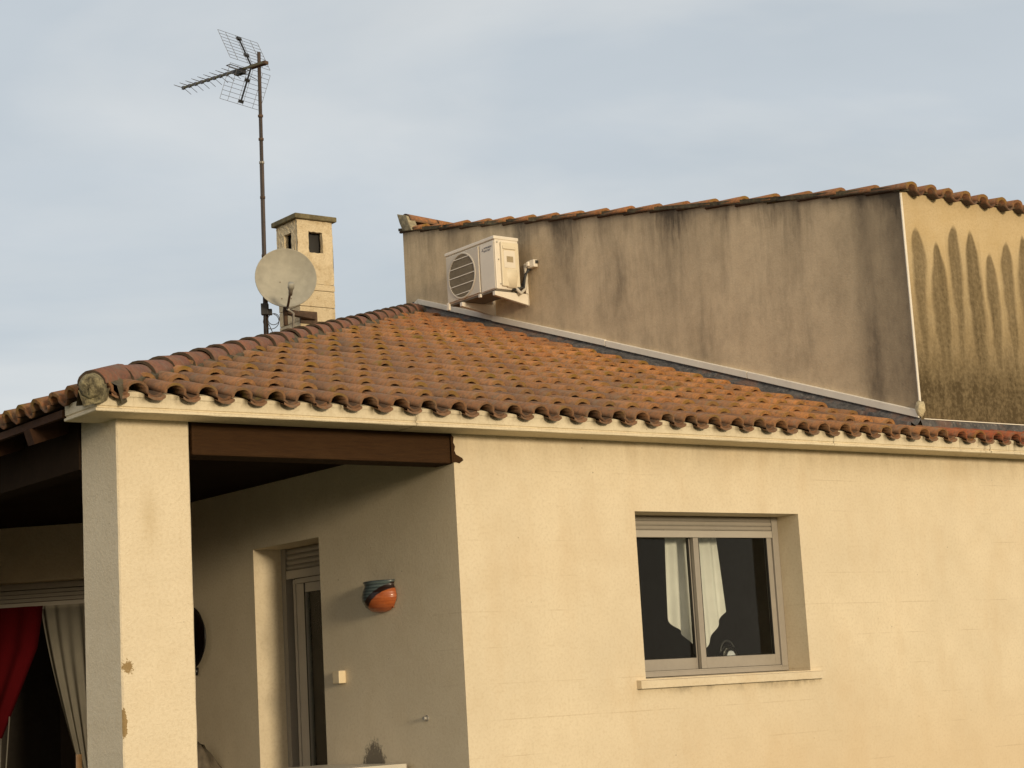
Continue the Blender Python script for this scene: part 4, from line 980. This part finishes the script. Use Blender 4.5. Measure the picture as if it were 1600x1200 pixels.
# dark round pan on the wall behind the pillar
pan = thing('wall_pan', 'black round pan hanging on porch wall, half hidden behind pillar', 'pan', (0, 3.32, 1.92))
Mw = basis(Vector((0,-1,0)), Vector((0,0,1)), Vector((-1,0,0)), Vector((-.012, 3.235, 2.135)))
panm = simple('black_iron', (.012, .011, .011), .35, .3, .2, 20)
b = MB(); b.lathe([(.001, .012), (.10, .012), (.165, .035), (.215, .065), (.222, .063), (.17, .028), (.10, .0), (.001, .0)], Mw, 36); b.build('bowl', panm, pan)
b = MB(); b.tube([(-.035, 3.235, 1.925), (-.04, 3.235, 1.87)], .016, 10); b.build('handle', panm, pan)
# crumpled plastic sack by the pillar
b = MB(); rs = random.Random(4); Ms = Matrix.Translation((-.16, 3.03, .44))
b.lathe([(.001, 0), (.20, .0), (.215, .2), (.20, .45), (.21, .62), (.17, .76), (.10, .86), (.05, .93), (.001, .95)], Ms, 26)
for v in b.v: v += Vector((rs.uniform(-1, 1), rs.uniform(-1, 1), rs.uniform(-1, 1)))*.022
sk = b.build('plastic_sack', simple('dusty_plastic', (.12, .10, .075), .35, 0, .5, 16)); sk['label'] = 'crumpled greyish plastic sack on the floor beside the porch wall'; sk['category'] = 'sack'
# table against the porch wall
tab = thing('porch_table', 'pale table top edge against porch wall at bottom of picture', 'table', (-.4, 1.0, FL))
b = MB(); tz = 1.238; pts = [(-.03, 1.46), (-.72, 1.46), (-.72, .60), (-.70, .58), (-.05, .58), (-.03, .60)]
b.add([(x, y, tz-.028) for x, y in pts] + [(x, y, tz) for x, y in pts], [(5,4,3,2,1,0), (6,7,8,9,10,11)] + [(i, (i+1) % 6, 6+(i+1) % 6, 6+i) for i in range(6)])
b.build('table_top', simple('pale_laminate', (.62, .58, .50), .45, 0, .05, 10), tab)
for (x, y) in ((-.08, .63), (-.67, .63), (-.08, 1.41), (-.67, 1.41)):
    MB().box(x-.02, x+.02, y-.02, y+.02, FL, tz-.029).build('leg', steel, tab)
# ------------------------------------------------------------------ curtains
def drape(name, mat, P0, du, dn, top, width, edge, folds, amp, nu=48, nv=30, parent=None, pinch=None):
    """cloth hanging from P0 along du; edge(f) = bottom height; pinch(f,t) = sideways shift"""
    b = MB(); P0, du, dn = Vector(P0), Vector(du), Vector(dn)
    for j in range(nv+1):
        t = j/nv
        for i in range(nu+1):
            f = i/nu; z = top+(edge(f)-top)*t
            x = f*width; 
            if pinch: x = pinch(f, t)
            off = amp*(.4+.6*t)*math.sin(f*folds*2*math.pi+.6*math.sin(7*f)) + amp*.35*math.sin(f*folds*4.7+2*t)
            p = P0 + du*x + dn*off; b.v.append(Vector((p.x, p.y, z)))
    for j in range(nv):
        for i in range(nu): q = j*(nu+1)+i; b.f.append((q, q+1, q+nu+2, q+nu+1)); b.sm.append(True)
    return b.build(name, mat, parent)
def hem(f):
    x = 1.972 + .52*f
    if x < 2.245: k = (x-1.972)/(.273); return 2.045 - .255*k - .012*math.sin(k*9)
    k = (x-2.245)/(.247); return 1.79 + .285*k
cu = drape('curtain', M['curtain'], (1.955, .385, 0), (1,0,0), (0,1,0), 2.64, .49, hem, 4.5, .017, pinch=lambda f, t: f*(.455+.055*t)-.02*t)
cu['label'] = 'white half curtain with pointed hem behind the sliding window'; cu['category'] = 'curtain'
b = MB(); b.tube([(1.40, .44, 2.655), (2.80, .44, 2.655)], .007, 8); rd_ = b.build('curtain_rod', steel); rd_['label'] = 'thin metal rod above the white curtain inside the window'; rd_['category'] = 'curtain rod'
# shiny tap-like kettle on the inner sill
ket = thing('kettle', 'shiny rounded metal kettle behind the right window pane', 'kettle', (2.475, .42, 1.70))
chrome = simple('polished_steel', (.75, .75, .74), .12, 1, .03)
b = MB(); b.lathe([(.06, 1.70), (.075, 1.72), (.078, 1.77), (.068, 1.81), (.045, 1.84), (.02, 1.853), (.001, 1.855)], Matrix.Translation((2.475, .42, 0)), 24); b.build('body', chrome, ket)
b = MB(); b.tube([(2.475+.066*math.cos(q*math.pi/12), .42, 1.80+.085*math.sin(q*math.pi/12)) for q in range(13)], .007, 8); b.build('handle', blackp, ket)
# red and sheer curtains in the patio door
# positions along the canted wall measured from the inner corner
def pinch_sheer(f, t):          # gathered towards the jamb lower down
    wd = .44 - .30*min(1, t*1.5)**1.3; return f*wd
sh = drape('sheer_curtain', M['sheer'], Pc(.30, .16, 0), dcv, ncv, 2.50, .44, lambda f: .55, 4.3, .030, 90, 40, pinch=pinch_sheer); sh['label'] = 'cream sheer curtain gathered against the pillar side of the porch door'; sh['category'] = 'curtain'
def pinch_red(f, t):            # right-hand edge swept to the left
    z = 2.50-1.95*t; e_ = .70 + .05*max(0, (2.48-z)/.3) if z > 2.18 else .75 + (2.18-z)*.44; return e_ + f*(1.75-e_)
rc = drape('red_curtain', M['red'], Pc(0, .12, 0), dcv, ncv, 2.50, 1.5, lambda f: .55, 6, .022, 80, 30, pinch=pinch_red); rc['label'] = 'dark red curtain hanging at the left edge in the porch door'; rc['category'] = 'curtain'
# thin canes and a bored bamboo stick standing in the porch
stick = simple('pale_bamboo', (.50, .27, .10), .6, 0, .15, 30); cane = simple('grey_cane', (.16, .15, .13), .7)
b = MB(); b.tube([(-2.0, .86, FL), (-2.0, .86, 1.418)], .0165, 12); b.tube([(-2.0, .86, .9), (-2.0, .86, .91)], .018, 12); st_ = b.build('bamboo_stick', stick); st_['label'] = 'upright orange bamboo stick beside the pillar at the bottom left'; st_['category'] = 'stick'

for (p0, p1, lab) in ((Pc(.83, -.25, 1.66), Pc(.93, -.30, FL), 'thin grey cane leaning in the dark porch doorway, longer one'), (Pc(.90, -.25, 1.50), Pc(.95, -.28, FL), 'thin grey cane beside the red curtain, shorter one')):
    b = MB(); b.tube([p0, (p0+p1)/2+Vector((.01, 0, 0)), p1], .0055, 6); q_ = b.build('cane', cane); q_['label'] = lab; q_['category'] = 'cane'; q_['group'] = 'canes in the porch'
